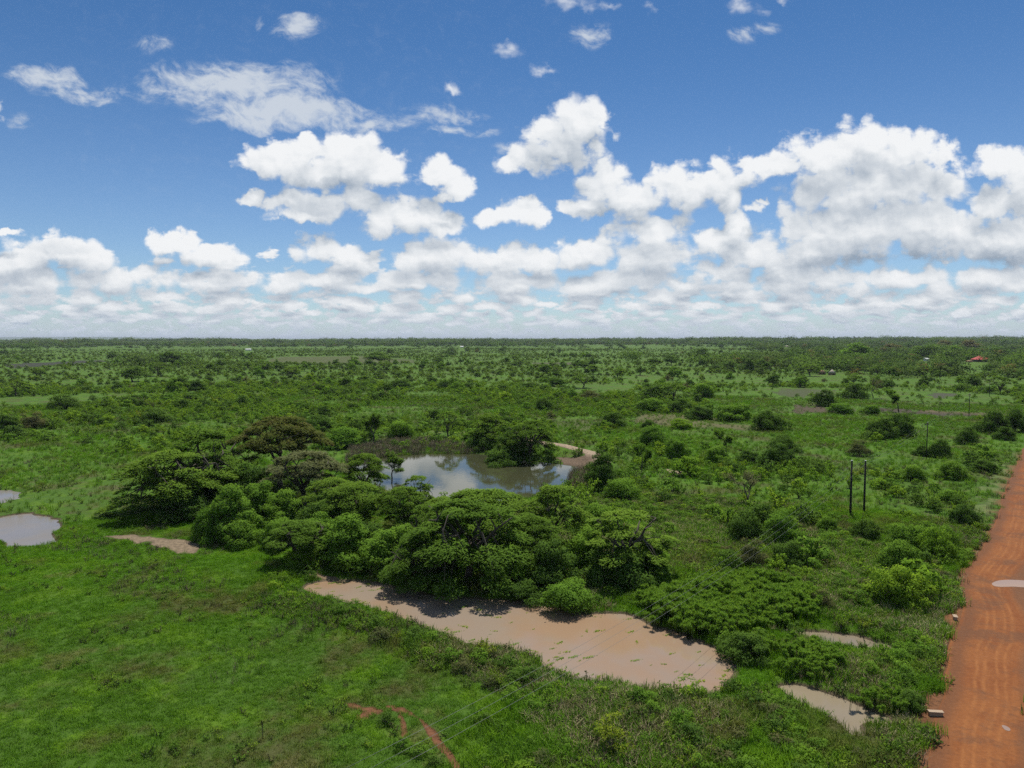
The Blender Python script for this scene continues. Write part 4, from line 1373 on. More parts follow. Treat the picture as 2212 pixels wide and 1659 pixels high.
KIND = {
    'aca0': ('acacia_tree', 'tree', ACA[0], (15, 10)), 'aca1': ('acacia_tree', 'tree', ACA[1], (15, 10)), 'aca2': ('acacia_tree', 'tree', ACA[2], (15, 10)), 'aca3': ('acacia_tree', 'tree', ACA[3], (15, 10)),
    'olive': ('acacia_tree', 'tree', ACA_OL[0], (15, 11)), 'grey': ('acacia_tree', 'tree', ACA_GR[0], (15, 10.5)),
    'open': ('acacia_tree', 'tree', ACA_OP[0], (12, 10)), 'open1': ('acacia_tree', 'tree', ACA_OP[1], (12, 10)),
    'thin': ('thin_tree', 'tree', BARE['thin'], (6, 9)), 'wisp': ('thin_tree', 'tree', ACA_OP[1], (12, 10)), 'bare': ('thin_tree', 'tree', BARE['grey'], (8, 8)), 'pale': ('thin_tree', 'tree', BARE['pale'], (7, 8)),
    'tmid': ('leafy_tree', 'tree', TALL['mid'][0], (7.5, 8)), 'tmid1': ('leafy_tree', 'tree', TALL['mid'][1], (7.5, 8)), 'tdark': ('leafy_tree', 'tree', TALL['dark'][0], (7.5, 8)), 'tdark1': ('leafy_tree', 'tree', TALL['dark'][1], (7.5, 8)),
    'bmid': ('leafy_bush', 'bush', BUSH['mid'][0], (8, 5)), 'bmid1': ('leafy_bush', 'bush', BUSH['mid'][1], (8, 5)), 'bdark': ('leafy_bush', 'bush', BUSH['dark'][0], (8, 5)), 'bdark1': ('leafy_bush', 'bush', BUSH['dark'][1], (8, 5)),
    'blime': ('leafy_bush', 'bush', BUSH['lime'][0], (8, 5)), 'bbrown': ('leafy_bush', 'bush', BUSH['brown'][0], (8, 5)),
    'taca': ('leafy_tree', 'tree', MIDT['aca'][0], (14, 10)), 'trust': ('leafy_tree', 'tree', MIDT['rust'][0], (9, 9)),
}
SMALL = {'sdark': ('leafy_bush', 'bush', leafy(201, 2.2, 1.5, lobes=14, leaves=60, leafm=M_MID, leaf=.17), (2.2, 1.5)),
         'sdark1': ('leafy_bush', 'bush', leafy(202, 2.2, 1.5, lobes=14, leaves=60, leafm=M_DARK, leaf=.17), (2.2, 1.5)),
         'yel': ('leafy_tree', 'tree', leafy(203, 3.4, 3.4, lobes=16, leaves=44, leafm=M_YEL, leaf=.24, trunk=.22), (3.4, 3.4))}
KIND.update(SMALL)
BUSY = []                                  # ground already taken: (x, y, radius)
for (k, X, Yb, Yt, W, label) in SET:
    name, cat, pair, nom = KIND[k]
    if Yb < 850 and k in ('bmid', 'bmid1', 'bdark', 'bdark1', 'blime', 'bbrown'):
        pair = MIDB[{'b': k[1:].rstrip('1')}['b']][0 if k[-1] != '1' else -1]
    if Yb < 830 and k in ('tdark', 'tdark1', 'tmid', 'tmid1'):
        pair, nom = MIDT['dark' if 'dark' in k else 'mid'][0 if k[-1] != '1' else 1], (9, 9)
    h, w = hm(X, Yb, Yt), wm(X, Yb, W)
    parts = ('stem', 'foliage') if cat == 'bush' else ('trunk', 'crown')
    o = plant(name, cat, pair, nom, X, Yb, h, w, label, parts=parts)
    BUSY.append((*ground_at(X, Yb), w * .45))

# ------------------------------------------------------------------ scattered plants
BZ = np.array(BUSY)


def free(x, y, pad=0.0):
    ok = np.ones(len(x), bool)
    for bx, by, br in BZ:
        ok &= np.hypot(x - bx, y - by) > br * .8 + pad
    return ok


def fan_points(n, r0, r1, half, seed):
    r = np.random.default_rng(seed)
    rr = np.sqrt(r.uniform(r0 ** 2, r1 ** 2, n))
    a = np.radians(r.uniform(-half, half, n))
    return rr * np.sin(a), rr * np.cos(a), r


def wet(x, y, pad):
    """on water, road or bare mud"""
    bad = np.zeros(len(x), bool)
    for P in WATERS:
        bad |= sdist(x, y, P, 8) > -pad + (np.maximum(fbm(x, y, 2.4, 57) - .5, 0) * 7.0 if pad < .5 and P is not POND and P is not CHAN_A and P is not CHAN_B else (1.0 if pad < .5 and P is not POND else 0))
    bad |= sdist(x, y, ROAD, 8) > -.2 + np.maximum(fbm(x, y, 2.2, 56) - .42, 0) * 4.5
    for P in (MUD_A, MUD_B):
        bad |= sdist(x, y, P, 4) > -.1
    return bad


def by_kerb(x, y, d):
    return np.any([np.hypot(x - q[0], y - q[1]) < d for q in (ground_at(2021, 1548), ground_at(2063, 1340), ground_at(2015, 1562))], axis=0)


HOMES = [ground_at(*q) for q in ((2118, 783), (2093, 784), (2001, 781), (1797, 809), (1776, 808), (537, 757), (998, 751), (1700, 752))]


def clear_view(x, y):
    """open yards: no tree stands in or just before a homestead"""
    ok = np.ones(len(x), bool)
    for q in HOMES:
        d = np.hypot(*q)
        u = q / d
        along, side = x * u[0] + y * u[1], np.abs(x * u[1] - y * u[0])
        ok &= ~((along > d * .72) & (along < d + 12) & (side < 11))
    return ok


def soil_at(x, y):
    return soil_tint(x, y)[:, 3]


def instancer(name, x, y, z, scl, rot, idx, meshes, label=None, cat=None):
    """uncountable growth: one object that carries copies of a few small forms"""
    V = np.stack([x, y, z], 1).astype(np.float32)
    me = bpy.data.meshes.new(name)
    me.vertices.add(len(V))
    me.vertices.foreach_set('co', V.ravel())
    for nm, typ, arr in (('scl', 'FLOAT', scl), ('rot', 'FLOAT', rot), ('idx', 'INT', idx)):
        a = me.attributes.new(nm, typ, 'POINT')
        a.data.foreach_set('value', np.asarray(arr, np.int32 if typ == 'INT' else np.float32))
    o = link(name, me)
    src = bpy.data.collections.new(name + "_forms")
    for i, m_ in enumerate(meshes):
        q = bpy.data.objects.new("%s_form_%02d" % (name, i), m_)
        src.objects.link(q)
    ng = bpy.data.node_groups.new(name, 'GeometryNodeTree')
    ng.interface.new_socket("Geometry", in_out='INPUT', socket_type='NodeSocketGeometry')
    ng.interface.new_socket("Geometry", in_out='OUTPUT', socket_type='NodeSocketGeometry')
    N, L = ng.nodes, ng.links
    gi, go = N.new('NodeGroupInput'), N.new('NodeGroupOutput')
    ip = N.new('GeometryNodeInstanceOnPoints')
    ci = N.new('GeometryNodeCollectionInfo')
    ci.inputs['Collection'].default_value = src
    ci.inputs['Separate Children'].default_value = True
    ci.inputs['Reset Children'].default_value = True
    mp = N.new('GeometryNodeMeshToPoints')
    L.new(gi.outputs[0], mp.inputs[0])
    L.new(mp.outputs[0], ip.inputs['Points'])
    L.new(ci.outputs[0], ip.inputs['Instance'])
    ip.inputs['Pick Instance'].default_value = True

    def attr(nm, typ):
        n = N.new('GeometryNodeInputNamedAttribute')
        n.data_type = typ
        n.inputs['Name'].default_value = nm
        return n.outputs['Attribute']
    L.new(attr('idx', 'INT'), ip.inputs['Instance Index'])
    cx = N.new('ShaderNodeCombineXYZ')
    L.new(attr('rot', 'FLOAT'), cx.inputs[2])
    L.new(cx.outputs[0], ip.inputs['Rotation'])
    L.new(attr('scl', 'FLOAT'), ip.inputs['Scale'])
    L.new(ip.outputs[0], go.inputs[0])
    md = o.modifiers.new("growth", 'NODES')
    md.node_group = ng
    tag(o, label, cat, kind='stuff')
    return o


def scatter(name, x, y, r, lo, hi, meshes, weights=None, label=None, sink=0.0, sclmul=None):
    s = r.uniform(lo, hi, len(x))
    if sclmul is not None:
        s = s * sclmul
    if weights is None:
        idx = r.integers(0, len(meshes), len(x))
    elif np.ndim(weights) == 1:
        idx = r.choice(len(meshes), len(x), p=np.array(weights) / np.sum(weights))
    else:
        c = np.cumsum(weights, 1)
        idx = (r.random(len(x))[:, None] * c[:, -1:] > c).sum(1)
    return instancer(name, x, y, np.maximum(height(x, y), WL - .10) - sink, s, r.uniform(0, 6.283, len(x)), idx, meshes, label)


M_GR = grass_material("grass_blade")
M_GRT = grass_material("tall_grass_blade", 1.0, (.95, .95, .95))
M_STRAW = plain("straw", (.30, .26, .13), .9, .3, 3.0)
M_SEED = plain("seed_head_grass", (.15, .115, .07), .9, .3, 3.0)
M_REED = plain("dry_reed", (.23, .19, .11), .9, .35, 3.0)

# meadow grass: short tufts close by, longer ones by the river, straw and seed heads in patches
SHORT = [tuft(300 + i, 16, .34, .034, .7, M_GR, .22) for i in range(5)]
LONG = [tuft(310 + i, 18, .85, .040, .55, M_GRT, .22) for i in range(4)]
STRAW = [tuft(320 + i, 16, .85, .034, .6, M_STRAW, .2) for i in range(2)]
SEEDG = [tuft(325 + i, 14, .8, .036, .5, M_SEED, .22) for i in range(2)]
REEDS = [tuft(330 + i, 20, 1.9, .05, .35, M_REED, .3) for i in range(3)]
HERB = [shrub(340 + i, .9, .7, 6, 12, m_, .17) for i, m_ in enumerate((M_MID, M_LIME, M_DARK, M_BROWN, M_MID, M_LIME))]
GRASS = SHORT + LONG + STRAW + SEEDG + HERB


def tallness(x, y):
    """0 in the grazed meadow, 1 in the rank growth by the water and the road"""
    d = np.full(len(x), -99.0)
    for P in (RIVER, CHAN_A, CHAN_B, CHAN_C):
        d = np.maximum(d, sdist(x, y, P, 30))
    t = sstep(-9, -2, d)
    line = poly([(1000, 1660), (1050, 1560), (1150, 1470), (1290, 1480)])
    X = np.interp(y, line[::-1, 1] if line[0, 1] > line[-1, 1] else line[:, 1], line[::-1, 0] if line[0, 1] > line[-1, 1] else line[:, 0])
    t = np.maximum(t, sstep(-4, 6, x - X) * .95)
    t = t * (1 - .85 * sstep(-4.5, -2.0, d) * (d < 0))
    return np.clip(t * (.55 + .9 * fbm(x, y, 9, 71)), 0, 1)


def make_grass():
    x, y, r = fan_points(178000, 44, 150, 49, 5)
    k = ~wet(x, y, .25) & ~by_kerb(x, y, 1.2)
    k &= soil_at(x, y) < r.uniform(.25, .8, len(x))
    x, y = x[k], y[k]
    T = tallness(x, y)
    st = sstep(.46, .60, fbm(x, y, 14, 81)) * (x > ground_at(900, 1500)[0])
    se = sstep(.54, .68, fbm(x, y, 11, 91))
    hb = sstep(.45, .62, fbm(x, y, 7, 96))
    W = np.zeros((len(x), len(GRASS)))
    W[:, 0:5] = ((1 - T) * 1.0)[:, None] / 5
    W[:, 5:9] = (T * .9 + .03)[:, None] / 4
    W[:, 9:11] = (st * T * 1.1)[:, None] / 2
    W[:, 11:13] = (se * (.10 + .45 * T))[:, None] / 2
    W[:, 13:] = (hb * (.03 + .55 * T))[:, None] / 6
    mul = (.75 + .6 * fbm(x, y, 4, 99)) * (.9 + .45 * T)
    scatter("meadow_grass", x, y, r, .7, 1.25, GRASS, W, None, 0, mul)
    x, y, r = fan_points(110000, 150, 430, 45, 6)
    k = ~wet(x, y, .3)
    k &= soil_at(x, y) < r.uniform(.25, .8, len(x))
    x, y = x[k], y[k]
    dens = sstep(.30, .6, fbm(x, y, 22, 101))
    k = r.random(len(x)) < .25 + .75 * dens
    x, y = x[k], y[k]
    se = sstep(.54, .68, fbm(x, y, 30, 91))
    W = np.zeros((len(x), len(GRASS)))
    W[:, 5:9] = .25
    W[:, 9:11] = (.03 + .12 * se)[:, None]
    W[:, 11:13] = (se * .3)[:, None]
    W[:, 13:] = .05
    scatter("field_grass", x, y, r, .8, 1.6, GRASS, W)


def make_weeds():
    """mounds of leafy weeds in the rank growth by the river, the channels and the road"""
    forms = [leafy(700 + i, 2.4, 1.5, lobes=12, leaves=46, leafm=m_, leaf=.20)[1] for i, m_ in enumerate((M_MID, M_LIME, M_DARK, M_MID, M_BROWN, M_DARK))]
    forms += [shrub(710 + i, 1.5, 1.6, 12, 20, m_, .18) for i, m_ in enumerate((M_LIME, M_YEL))]
    x, y, r = fan_points(10800, 50, 150, 49, 15)
    T = tallness(x, y)
    k = ~wet(x, y, 1.0) & ~by_kerb(x, y, 2.2) & (r.random(len(x)) < T * (.15 + .85 * sstep(.42, .6, fbm(x, y, 8, 181)))) & (soil_at(x, y) < .3)
    for P in PAPYRUS:
        k &= sdist(x, y, P, 4) < -.3
    x, y = x[k], y[k]
    scatter("weed_thicket", x, y, r, .45, 1.25, forms, [3, 2, 3, 3, 1.6, 3, 1.2, .5])


def make_papyrus():
    forms = [papyrus(400 + i) for i in range(5)]
    for i, P in enumerate(PAPYRUS):
        lo, hi = P.min(0), P.max(0)
        r = np.random.default_rng(40 + i)
        n = int((hi - lo).prod() * 1.9)
        x, y = r.uniform(lo[0], hi[0], n), r.uniform(lo[1], hi[1], n)
        d = sdist(x, y, P, 3)
        k = (d + (fbm(x, y, 3, 111) - .5) * 2.5 > 0) & (sdist(x, y, RIVER, 4) < .6)
        x, y, d = x[k], y[k], d[k]
        scatter("papyrus_bed", x, y, r, .8, 1.1, forms, sclmul=(.74 + .26 * sstep(0, 2.5, d)) * (1.0 if i == 0 else .72))


def make_reeds():
    out = []
    for P, n, s in ((poly([(745, 1000), (760, 968), (830, 955), (930, 950), (1010, 962), (1050, 976), (1000, 979), (920, 978), (860, 982), (800, 992)]), 2300, 1.0),
                    (poly([(1238, 1018), (1275, 1010), (1305, 1030), (1290, 1060), (1240, 1062), (1222, 1048)]), 420, .9)):
        lo, hi = P.min(0), P.max(0)
        r = np.random.default_rng(n)
        x, y = r.uniform(lo[0], hi[0], n * 3), r.uniform(lo[1], hi[1], n * 3)
        k = sdist(x, y, P, 3) > (fbm(x, y, 4, 112) - .6) * 2
        x, y = x[k][:n], y[k][:n]
        scatter("reed_belt", x, y, r, .7 * s, 1.25 * s, REEDS + LONG[:2], [.6, .6, .6, 1.3, 1.3])


def make_floating():
    """scraps of weed afloat on the brown river"""
    r = np.random.default_rng(77)
    forms = []
    for i in range(4):
        b = MB()
        n = 26
        P = np.stack([r.normal(0, .30, n), r.normal(0, .10, n), r.uniform(.0, .05, n)], 1)
        b.leaves(P, np.concatenate([r.normal(0, 1, (n, 2)), r.normal(0, .1, (n, 1))], 1), unit(np.array([0, 0, 1.0]) + r.normal(0, .2, (n, 3))), r.uniform(.12, .26, n), .10, 0, np.tile([0, 0, 1.0], (n, 1)))
        forms.append(b.mesh("weed", [(M_LIME, M_YEL, M_LIME, M_YEL)[i]]))
    lo, hi = RIVER.min(0), RIVER.max(0)
    x, y = r.uniform(lo[0], hi[0], 1500), r.uniform(lo[1], hi[1], 1500)
    d = sdist(x, y, RIVER, 2)
    k = (d > .2) & (r.random(len(x)) < .10 + .9 * sstep(1.6, .2, d) + .30 * sstep(.55, .7, fbm(x, y, 6, 121)))
    x, y = x[k], y[k]
    n = len(x)
    instancer("floating_weed", x, y, np.full(n, WL + .03), r.uniform(.35, 1.15, n) ** 1.5, r.normal(.3, .5, n), r.integers(0, 4, n), forms)


def bush_density(x, y):
    """how thickly shrubs stand"""
    X, D = x, y
    a = fbm(X, D, 75, 131)
    b = fbm(X, D, 24, 132)
    v = sstep(.42, .58, a) * (.25 + .75 * sstep(.40, .56, b))
    r = np.hypot(X, D)
    v = np.maximum(v, .22 * sstep(.52, .66, b))
    v *= 1 - .92 * (sdist(X, D, CLEAR_A, 30) > 0) - .0
    v *= 1 - .85 * (sdist(X, D, CLEAR_B, 30) > 0)
    v *= 1 - .96 * (sdist(X, D, MEADOW, 30) > 0)
    return np.clip(v, 0, 1)


SOIL_VERGE = poly([(2205, 962), (2216, 962), (2190, 1040), (2160, 1110), (2110, 1170), (2085, 1205), (2085, 1300), (2060, 1310), (2062, 1200), (2110, 1120), (2140, 1060), (2165, 1010)])
CLEAR_A = poly([(1330, 905), (1500, 895), (1700, 862), (1980, 862), (2180, 890), (2180, 960), (2000, 1040), (1800, 1000), (1500, 1000), (1350, 970)])
CLEAR_B = poly([(1500, 858), (1560, 838), (1990, 836), (2180, 858), (2180, 900), (1700, 905), (1560, 880)])
MEADOW = poly([(-400, 1790), (-400, 960), (0, 962), (200, 985), (330, 1000), (300, 1120), (450, 1200), (640, 1270), (1000, 1390), (1200, 1460), (1000, 1660), (1000, 1790)])


def make_shrubs():
    protos = [shrub(500 + i, 2.0, 1.8, 10, 26, m_, .26) for i, m_ in enumerate((M_LIME, M_LIME, M_MID, M_LIME, M_MID, M_DARK, M_BROWN, M_YEL))]
    pw = np.array([3, 3, 2.4, 3, 2, 1.3, .5, .35])
    round_ = []
    for i, m_ in enumerate((M_MID, M_LIME, M_DARK, M_MID, M_LIME)):
        round_.append(leafy(520 + i, 3.0, 2.3, lobes=12, leaves=48, leafm=m_, leaf=.30)[1])
    protos += round_
    pw = np.concatenate([pw, [2.6, 2.4, 2.8, 2.4, 2.0]])
    x, y, r = fan_points(46000, 95, 560, 44, 8)
    k = r.random(len(x)) < bush_density(x, y) * .50
    x, y = x[k], y[k]
    k = ~wet(x, y, 1.0) & free(x, y, -.3)
    k &= soil_at(x, y) < .35
    for P in PAPYRUS:
        k &= sdist(x, y, P, 4) < 0
    vd = sdist(x, y, SOIL_VERGE, 6)
    k &= vd < 0
    x, y = x[k], y[k]
    # the nearest ones are things of their own, the rest one growth
    o = np.argsort(np.hypot(x, y))
    x, y = x[o], y[o]
    NI = 250
    s = r.uniform(.65, 1.45, len(x)) * np.where(r.random(len(x)) < .10, 1.7, 1.0)
    idx = r.choice(len(protos), len(x), p=pw / pw.sum())
    tone = {M_LIME: 'yellow-green', M_MID: 'green', M_DARK: 'dark green', M_BROWN: 'brownish', M_YEL: 'bright yellow'}
    spots = [((1850, 1080), 'among the weeds round the twin poles'), ((2050, 1080), 'on the road verge below the single pole'), ((1480, 1090), 'on the slope between the pond and the bare grey tree'),
             ((1420, 1180), 'in the rough grass above the papyrus bed'), ((1750, 1250), 'between the papyrus bed and the roadside clump'), ((650, 960), 'on the field behind the grove'),
             ((150, 960), 'on the field above the small pools'), ((1230, 960), 'on the grass beyond the pond bank'), ((900, 930), 'behind the reed belt of the pond'),
             ((1000, 1120), 'in the undergrowth of the grove'), ((1900, 1420), 'by the silty channels near the road'), ((1350, 1030), 'near the tall narrow tree at the pond outlet')]
    SP = np.array([ground_at(*q) for q, _ in spots])
    for i in range(NI):
        m_ = protos[idx[i]]
        kind = 'slender' if idx[i] < 8 else 'rounded'
        j = int(np.argmin(np.hypot(SP[:, 0] - x[i], SP[:, 1] - y[i])))
        size = 'small' if s[i] < .85 else ('large' if s[i] > 1.25 else 'medium-sized')
        ob = link("shrub", m_, None, (x[i], y[i], float(ground_z(x[i], y[i])[0])))
        ob.rotation_euler = (0, 0, r.uniform(0, 6.283))
        ob.scale = (s[i],) * 3
        lab = "%s %s %s shrub %s" % (size, kind, tone[m_.materials[0]], spots[j][1])
        tag(ob, lab, "shrub", "%s %s %s shrubs %s" % (size, kind, tone[m_.materials[0]], spots[j][1]))
    xx, yy = x[NI:], y[NI:]
    instancer("field_shrubs", xx, yy, height(xx, yy), s[NI:], r.uniform(0, 6.283, len(xx)), idx[NI:], protos)
    # far scrub, coarser
    far = [shrub(540 + i, 2.4, 1.9, 6, 11, M_FARSH, .55) for i in range(4)] + [leafy(550 + i, 4.0, 2.8, lobes=9, leaves=13, leafm=m_, leaf=.85)[1] for i, m_ in enumerate((M_FARSH, M_FAR, M_FARSH))]
    x, y, r = fan_points(120000, 540, 2300, 39, 9)
    a, b = fbm(x, y, 210, 141), fbm(x, y, 60, 142)
    rr = np.hypot(x, y)
    v = (.30 + .70 * sstep(.36, .62, a)) * (.30 + .70 * sstep(.36, .6, b)) * np.clip(1.3 - rr / 3000, .3, 1)
    k = r.random(len(x)) < v * .62
    x, y = x[k], y[k]
    k = (soil_at(x, y) < .3) & clear_view(x, y)
    x, y = x[k], y[k]
    scatter("far_scrub", x, y, r, .55, 1.6, far)


def make_field_bushes():
    """larger bushes standing among the scrub"""
    x, y, r = fan_points(2600, 165, 620, 38, 17)
    v = sstep(.40, .62, fbm(x, y, 75, 131)) * .8 + .12
    k = (r.random(len(x)) < v) & ~wet(x, y, 4) & free(x, y, 2) & (soil_at(x, y) < .2)
    for P in (CLEAR_A, CLEAR_B, MEADOW, SOIL_VERGE):
        k &= sdist(x, y, P, 9) < 0
    x, y = x[k][:160], y[k][:160]
    kinds = [('dark', MIDB['dark'][0]), ('dark', MIDB['dark'][1]), ('dark', MIDB['dark'][2]), ('green', MIDB['mid'][0]), ('green', MIDB['mid'][1]), ('yellow-green', MIDB['lime'][0]), ('brownish', MIDB['brown'][0])]
    for i in range(len(x)):
        q = r.choice(7, p=[.2, .2, .2, .14, .1, .1, .06])
        t_, pair = kinds[q]
        d, az = math.hypot(x[i], y[i]), math.degrees(math.atan2(x[i], y[i]))
        w = r.uniform(4.0, 9.5)
        h = w * r.uniform(.45, .75)
        zone = 'beyond the small pools' if az < -16 else ('behind the pond and its reeds' if az < 4 else ('toward the straw-coloured patch' if az < 18 else 'along the row of poles'))
        dist = 'on the near scrubland' if d < 300 else 'on the mid scrubland'
        size = 'broad' if w > 6.5 else 'smaller'
        plant("field_bush", "bush", pair, (8, 5), i, 5 * i, h, w, "%s %s bush %s %s" % (size, t_, dist, zone), seed=i, group="%s %s bushes %s %s" % (size, t_, dist, zone), parts=('stem', 'foliage'), xy=(x[i], y[i]))


def make_woods():
    """trees of the far plain thickening into woodland along the horizon"""
    forms = [leafy(600 + i, 10, 8.5, lobes=12, leaves=22, leafm=m_, leaf=1.35, trunk=.15, shape=.8) for i, m_ in enumerate((M_FAR, M_DARK, M_FAR, M_FAR, M_DARK))]
    forms.append(leafy(606, 10, 8.5, lobes=12, leaves=22, leafm=M_RUST, leaf=1.35, trunk=.15, shape=.8))
    forms += [leafy(610 + i, 26, 11, lobes=26, leaves=16, leafm=m_, leaf=1.9, trunk=.05, shape=.5) for i, m_ in enumerate((M_FAR, M_DARK, M_FAR))]
    crowns = [f[1] for f in forms]
    x, y, r = fan_points(34000, 900, 7000, 39, 10)
    rr = np.hypot(x, y)
    az = np.degrees(np.arctan2(x, y))
    side = sstep(13, 26, az)
    near = 3100 - 2000 * side
    v = sstep(near - 700, near + 300, rr + (fbm(x, y, 260, 151) - .5) * 1300) * (.45 + .55 * sstep(.35, .55, fbm(x, y, 120, 152)))
    v = np.maximum(v, .05 * sstep(.45, .6, fbm(x, y, 160, 153)))
    # even cover in depth: the far rows need fewer
    k = (r.random(len(x)) < v) & clear_view(x, y)
    x, y = x[k], y[k]
    w = np.array([3, 2.2, 3, 3, 1.5, .5, .9, 1.2, .9])
    scatter("distant_woodland", x, y, r, .7, 2.0, crowns, w, sclmul=1 + .8 * sstep(.52, .74, fbm(x, y, 240, 191)) * sstep(2200, 4200, np.hypot(x, y)))
    x, y, r = fan_points(2700, 600, 1150, 38, 12)
    az = np.degrees(np.arctan2(x, y))
    side = sstep(12, 24, az)
    k = (sstep(600, 900, np.hypot(x, y)) * side * .85 > r.random(len(x))) & ~((np.abs(az - 33.2) < 1.4) & (np.hypot(x, y) < 800)) & clear_view(x, y)
    x, y = x[k], y[k]
    scatter("houseside_woodland", x, y, r, .7, 1.5, crowns, [3, 2.2, 3, 3, 1.5, .9, 1.2, 1.6, 1.2])
    # single trees one can count on the plain
    kinds = [('dark', MIDT['dark'][0], (9, 9)), ('dark', MIDT['dark'][1], (9, 9)), ('dark', MIDT['dark'][2], (9, 9)), ('mid green', MIDT['mid'][0], (9, 9)), ('mid green', MIDT['mid'][1], (9, 9)),
             ('flat-crowned', MIDT['aca'][0], (14, 10)), ('flat-crowned', MIDT['aca'][1], (14, 10))]
    x, y, r = fan_points(3600, 380, 1350, 37, 13)
    k = (fbm(x, y, 150, 161) > .48) & (soil_at(x, y) < .2) & (sdist(x, y, CLEAR_A, 9) < 0) & (sdist(x, y, CLEAR_B, 9) < 0) & free(x, y, 6) & clear_view(x, y)
    x, y = x[k][:240], y[k][:240]
    for i in range(len(x)):
        t_, pair, nom = kinds[r.integers(0, len(kinds))]
        d = math.hypot(x[i], y[i])
        az = math.degrees(math.atan2(x[i], y[i]))
        h = r.uniform(5.5, 10.5)
        zone = 'beyond the small pools' if az < -14 else ('behind the pond' if az < 6 else ('beyond the straw-coloured patch' if az < 20 else 'behind the row of poles'))
        dist = 'far out' if d > 900 else ('midway to the horizon' if d > 560 else 'on the nearer plain')
        plant("plain_tree", "tree", pair, nom, i, 3 * i, h, h * r.uniform(.9, 1.4) * (1.3 if t_ == 'flat-crowned' else 1), "%s tree %s %s" % (t_, dist, zone), seed=i,
              group="%s trees %s %s" % (t_, dist, zone), xy=(x[i], y[i]))


# ------------------------------------------------------------------ poles, wires, houses, kerbs
M_POLE = plain("tarred_pole", (.022, .019, .018), .8, .3, 2.0)
M_CAP = plain("metal_cap", (.55, .55, .55), .5, .1)
M_WIRE = plain("aluminium_wire", (.20, .20, .19), .45, .1)
M_INS = plain("insulator", (.16, .10, .07), .3, .1)
POLES = []


def pole(X, Yb, h, label, arm=True, twist=0.0, d=.30):
    p = ground_at(X, Yb)
    z = float(ground_z(p[0], p[1])[0])
    e = tag(link("power_pole", None, None, (p[0], p[1], z)), label, "power pole", "power poles along the road")
    e.rotation_euler = (0, 0, twist)
    b = MB()
    b.tube([[0, 0, -.6], [0, 0, h * .5], [0, 0, h]], [d / 2, d * .43, d * .36], 10)
    link("post", b.mesh("post", [M_POLE], False), e)
    c = MB()
    c.tube([[0, 0, h + .003], [0, 0, h + .10]], [d * .42, d * .40], 10)
    link("cap", c.mesh("cap", [M_CAP], False), e)
    if arm:
        a = MB()
        a.box((0, d * .45, h - .55), (2.2, .12, .14))
        link("crossarm", a.mesh("crossarm", [M_POLE]), e)
        for k in (-1.0, 0.0, 1.0):
            q = MB()
            q.tube([[k, d * .45, h - .48], [k, d * .45, h - .40], [k, d * .45, h - .30], [k, d * .45, h - .22]], [.03, .075, .075, .03], 8)
            link("insulator", q.mesh("insulator", [M_INS], False), e)
        g = MB()
        g.box((.0, d * .5, h * .78), (.5, .12, .10))
        link("bracket", g.mesh("bracket", [M_POLE]), e)
    return np.array([p[0], p[1], z + h])


def wires(a, b, sag, offs, where, cat="power line"):
    d = b - a
    n = np.array([d[1], -d[0], 0]) / np.hypot(d[0], d[1])
    t = np.linspace(0, 1, 22)[:, None]
    for k, nm in offs:
        P = a + d * t + n * k + np.concatenate([0 * t, 0 * t, -4 * sag * t * (1 - t)], 1)
        m = MB()
        m.tube(P, .011, 4)
        tag(link("power_wire", m.mesh("power_wire", [M_WIRE], False)), "%s thin power wire %s" % (nm, where), "wire", "overhead wires " + where)


def make_power():
    rot = math.atan2(-(65), 51) + math.pi / 2
    h1 = pole(1836.5, 1121, 10.6, "black pole of the twin pair, the one farther from the road", False, rot, .44)
    h2 = pole(1866, 1115, 10.2, "black pole of the twin pair, the one closer to the road", False, rot, .42)
    p3 = pole(2001, 991, 10.0, "black single pole with a small crossarm beside the tight round bush", True, rot)
    p4 = pole(2093, 901, 9.8, "black pole standing at the burnt strip before the dark roadside bushes", True, rot)
    p5 = pole(2137, 857, 9.6, "thin pole beyond the burnt strip, fourth stop of the line", True, rot)
    p6 = pole(2169, 829, 9.4, "thin pole in the scrub before the wood, next to last of the clear ones", True, rot)
    p7 = pole(2190, 806, 9.4, "small far pole near the red-roofed house", True, rot)
    p8 = pole(2204, 799, 9.4, "last tiny pole at the frame's edge by the wood", True, rot)
    mid = (h1 + h2) / 2
    mid[2] -= .5
    d = p3 - mid
    d[2] = 0
    start = mid - d / np.linalg.norm(d) * 118
    start[2] = 9.4
    three = ((-1.0, 'outer'), (0.0, 'middle'), (1.0, 'inner'))
    wires(start, mid, 2.4, three, "crossing the meadow and river")
    lo = np.array([0, 0, -.25])
    wires(mid, p3 + lo, 1.1, three, "from the twin poles to the single pole")
    wires(p3 + lo, p4 + lo, 1.6, three, "from the single pole to the burnt strip")
    wires(p4 + lo, p5 + lo, 1.4, three, "beyond the burnt strip")


M_RED = plain("red_roof", (.42, .055, .040), .55, .2, 1.0)
M_WALL = plain("mud_wall", (.20, .13, .08), .9, .2, 2.0)
M_DWALL = plain("dark_wall", (.075, .055, .045), .9, .2, 2.0)
M_WHITE = plain("white_wall", (.72, .72, .70), .8, .08, 2.0)
M_THATCH = plain("thatch", (.40, .35, .27), .95, .25, 5.0)
M_THATCHB = plain("old_thatch", (.30, .20, .115), .95, .25, 5.0)
M_IRON = plain("iron_roof", (.60, .60, .58), .45, .12, 2.0)
M_HOLE = plain("door_dark", (.02, .017, .015), .9, .1)


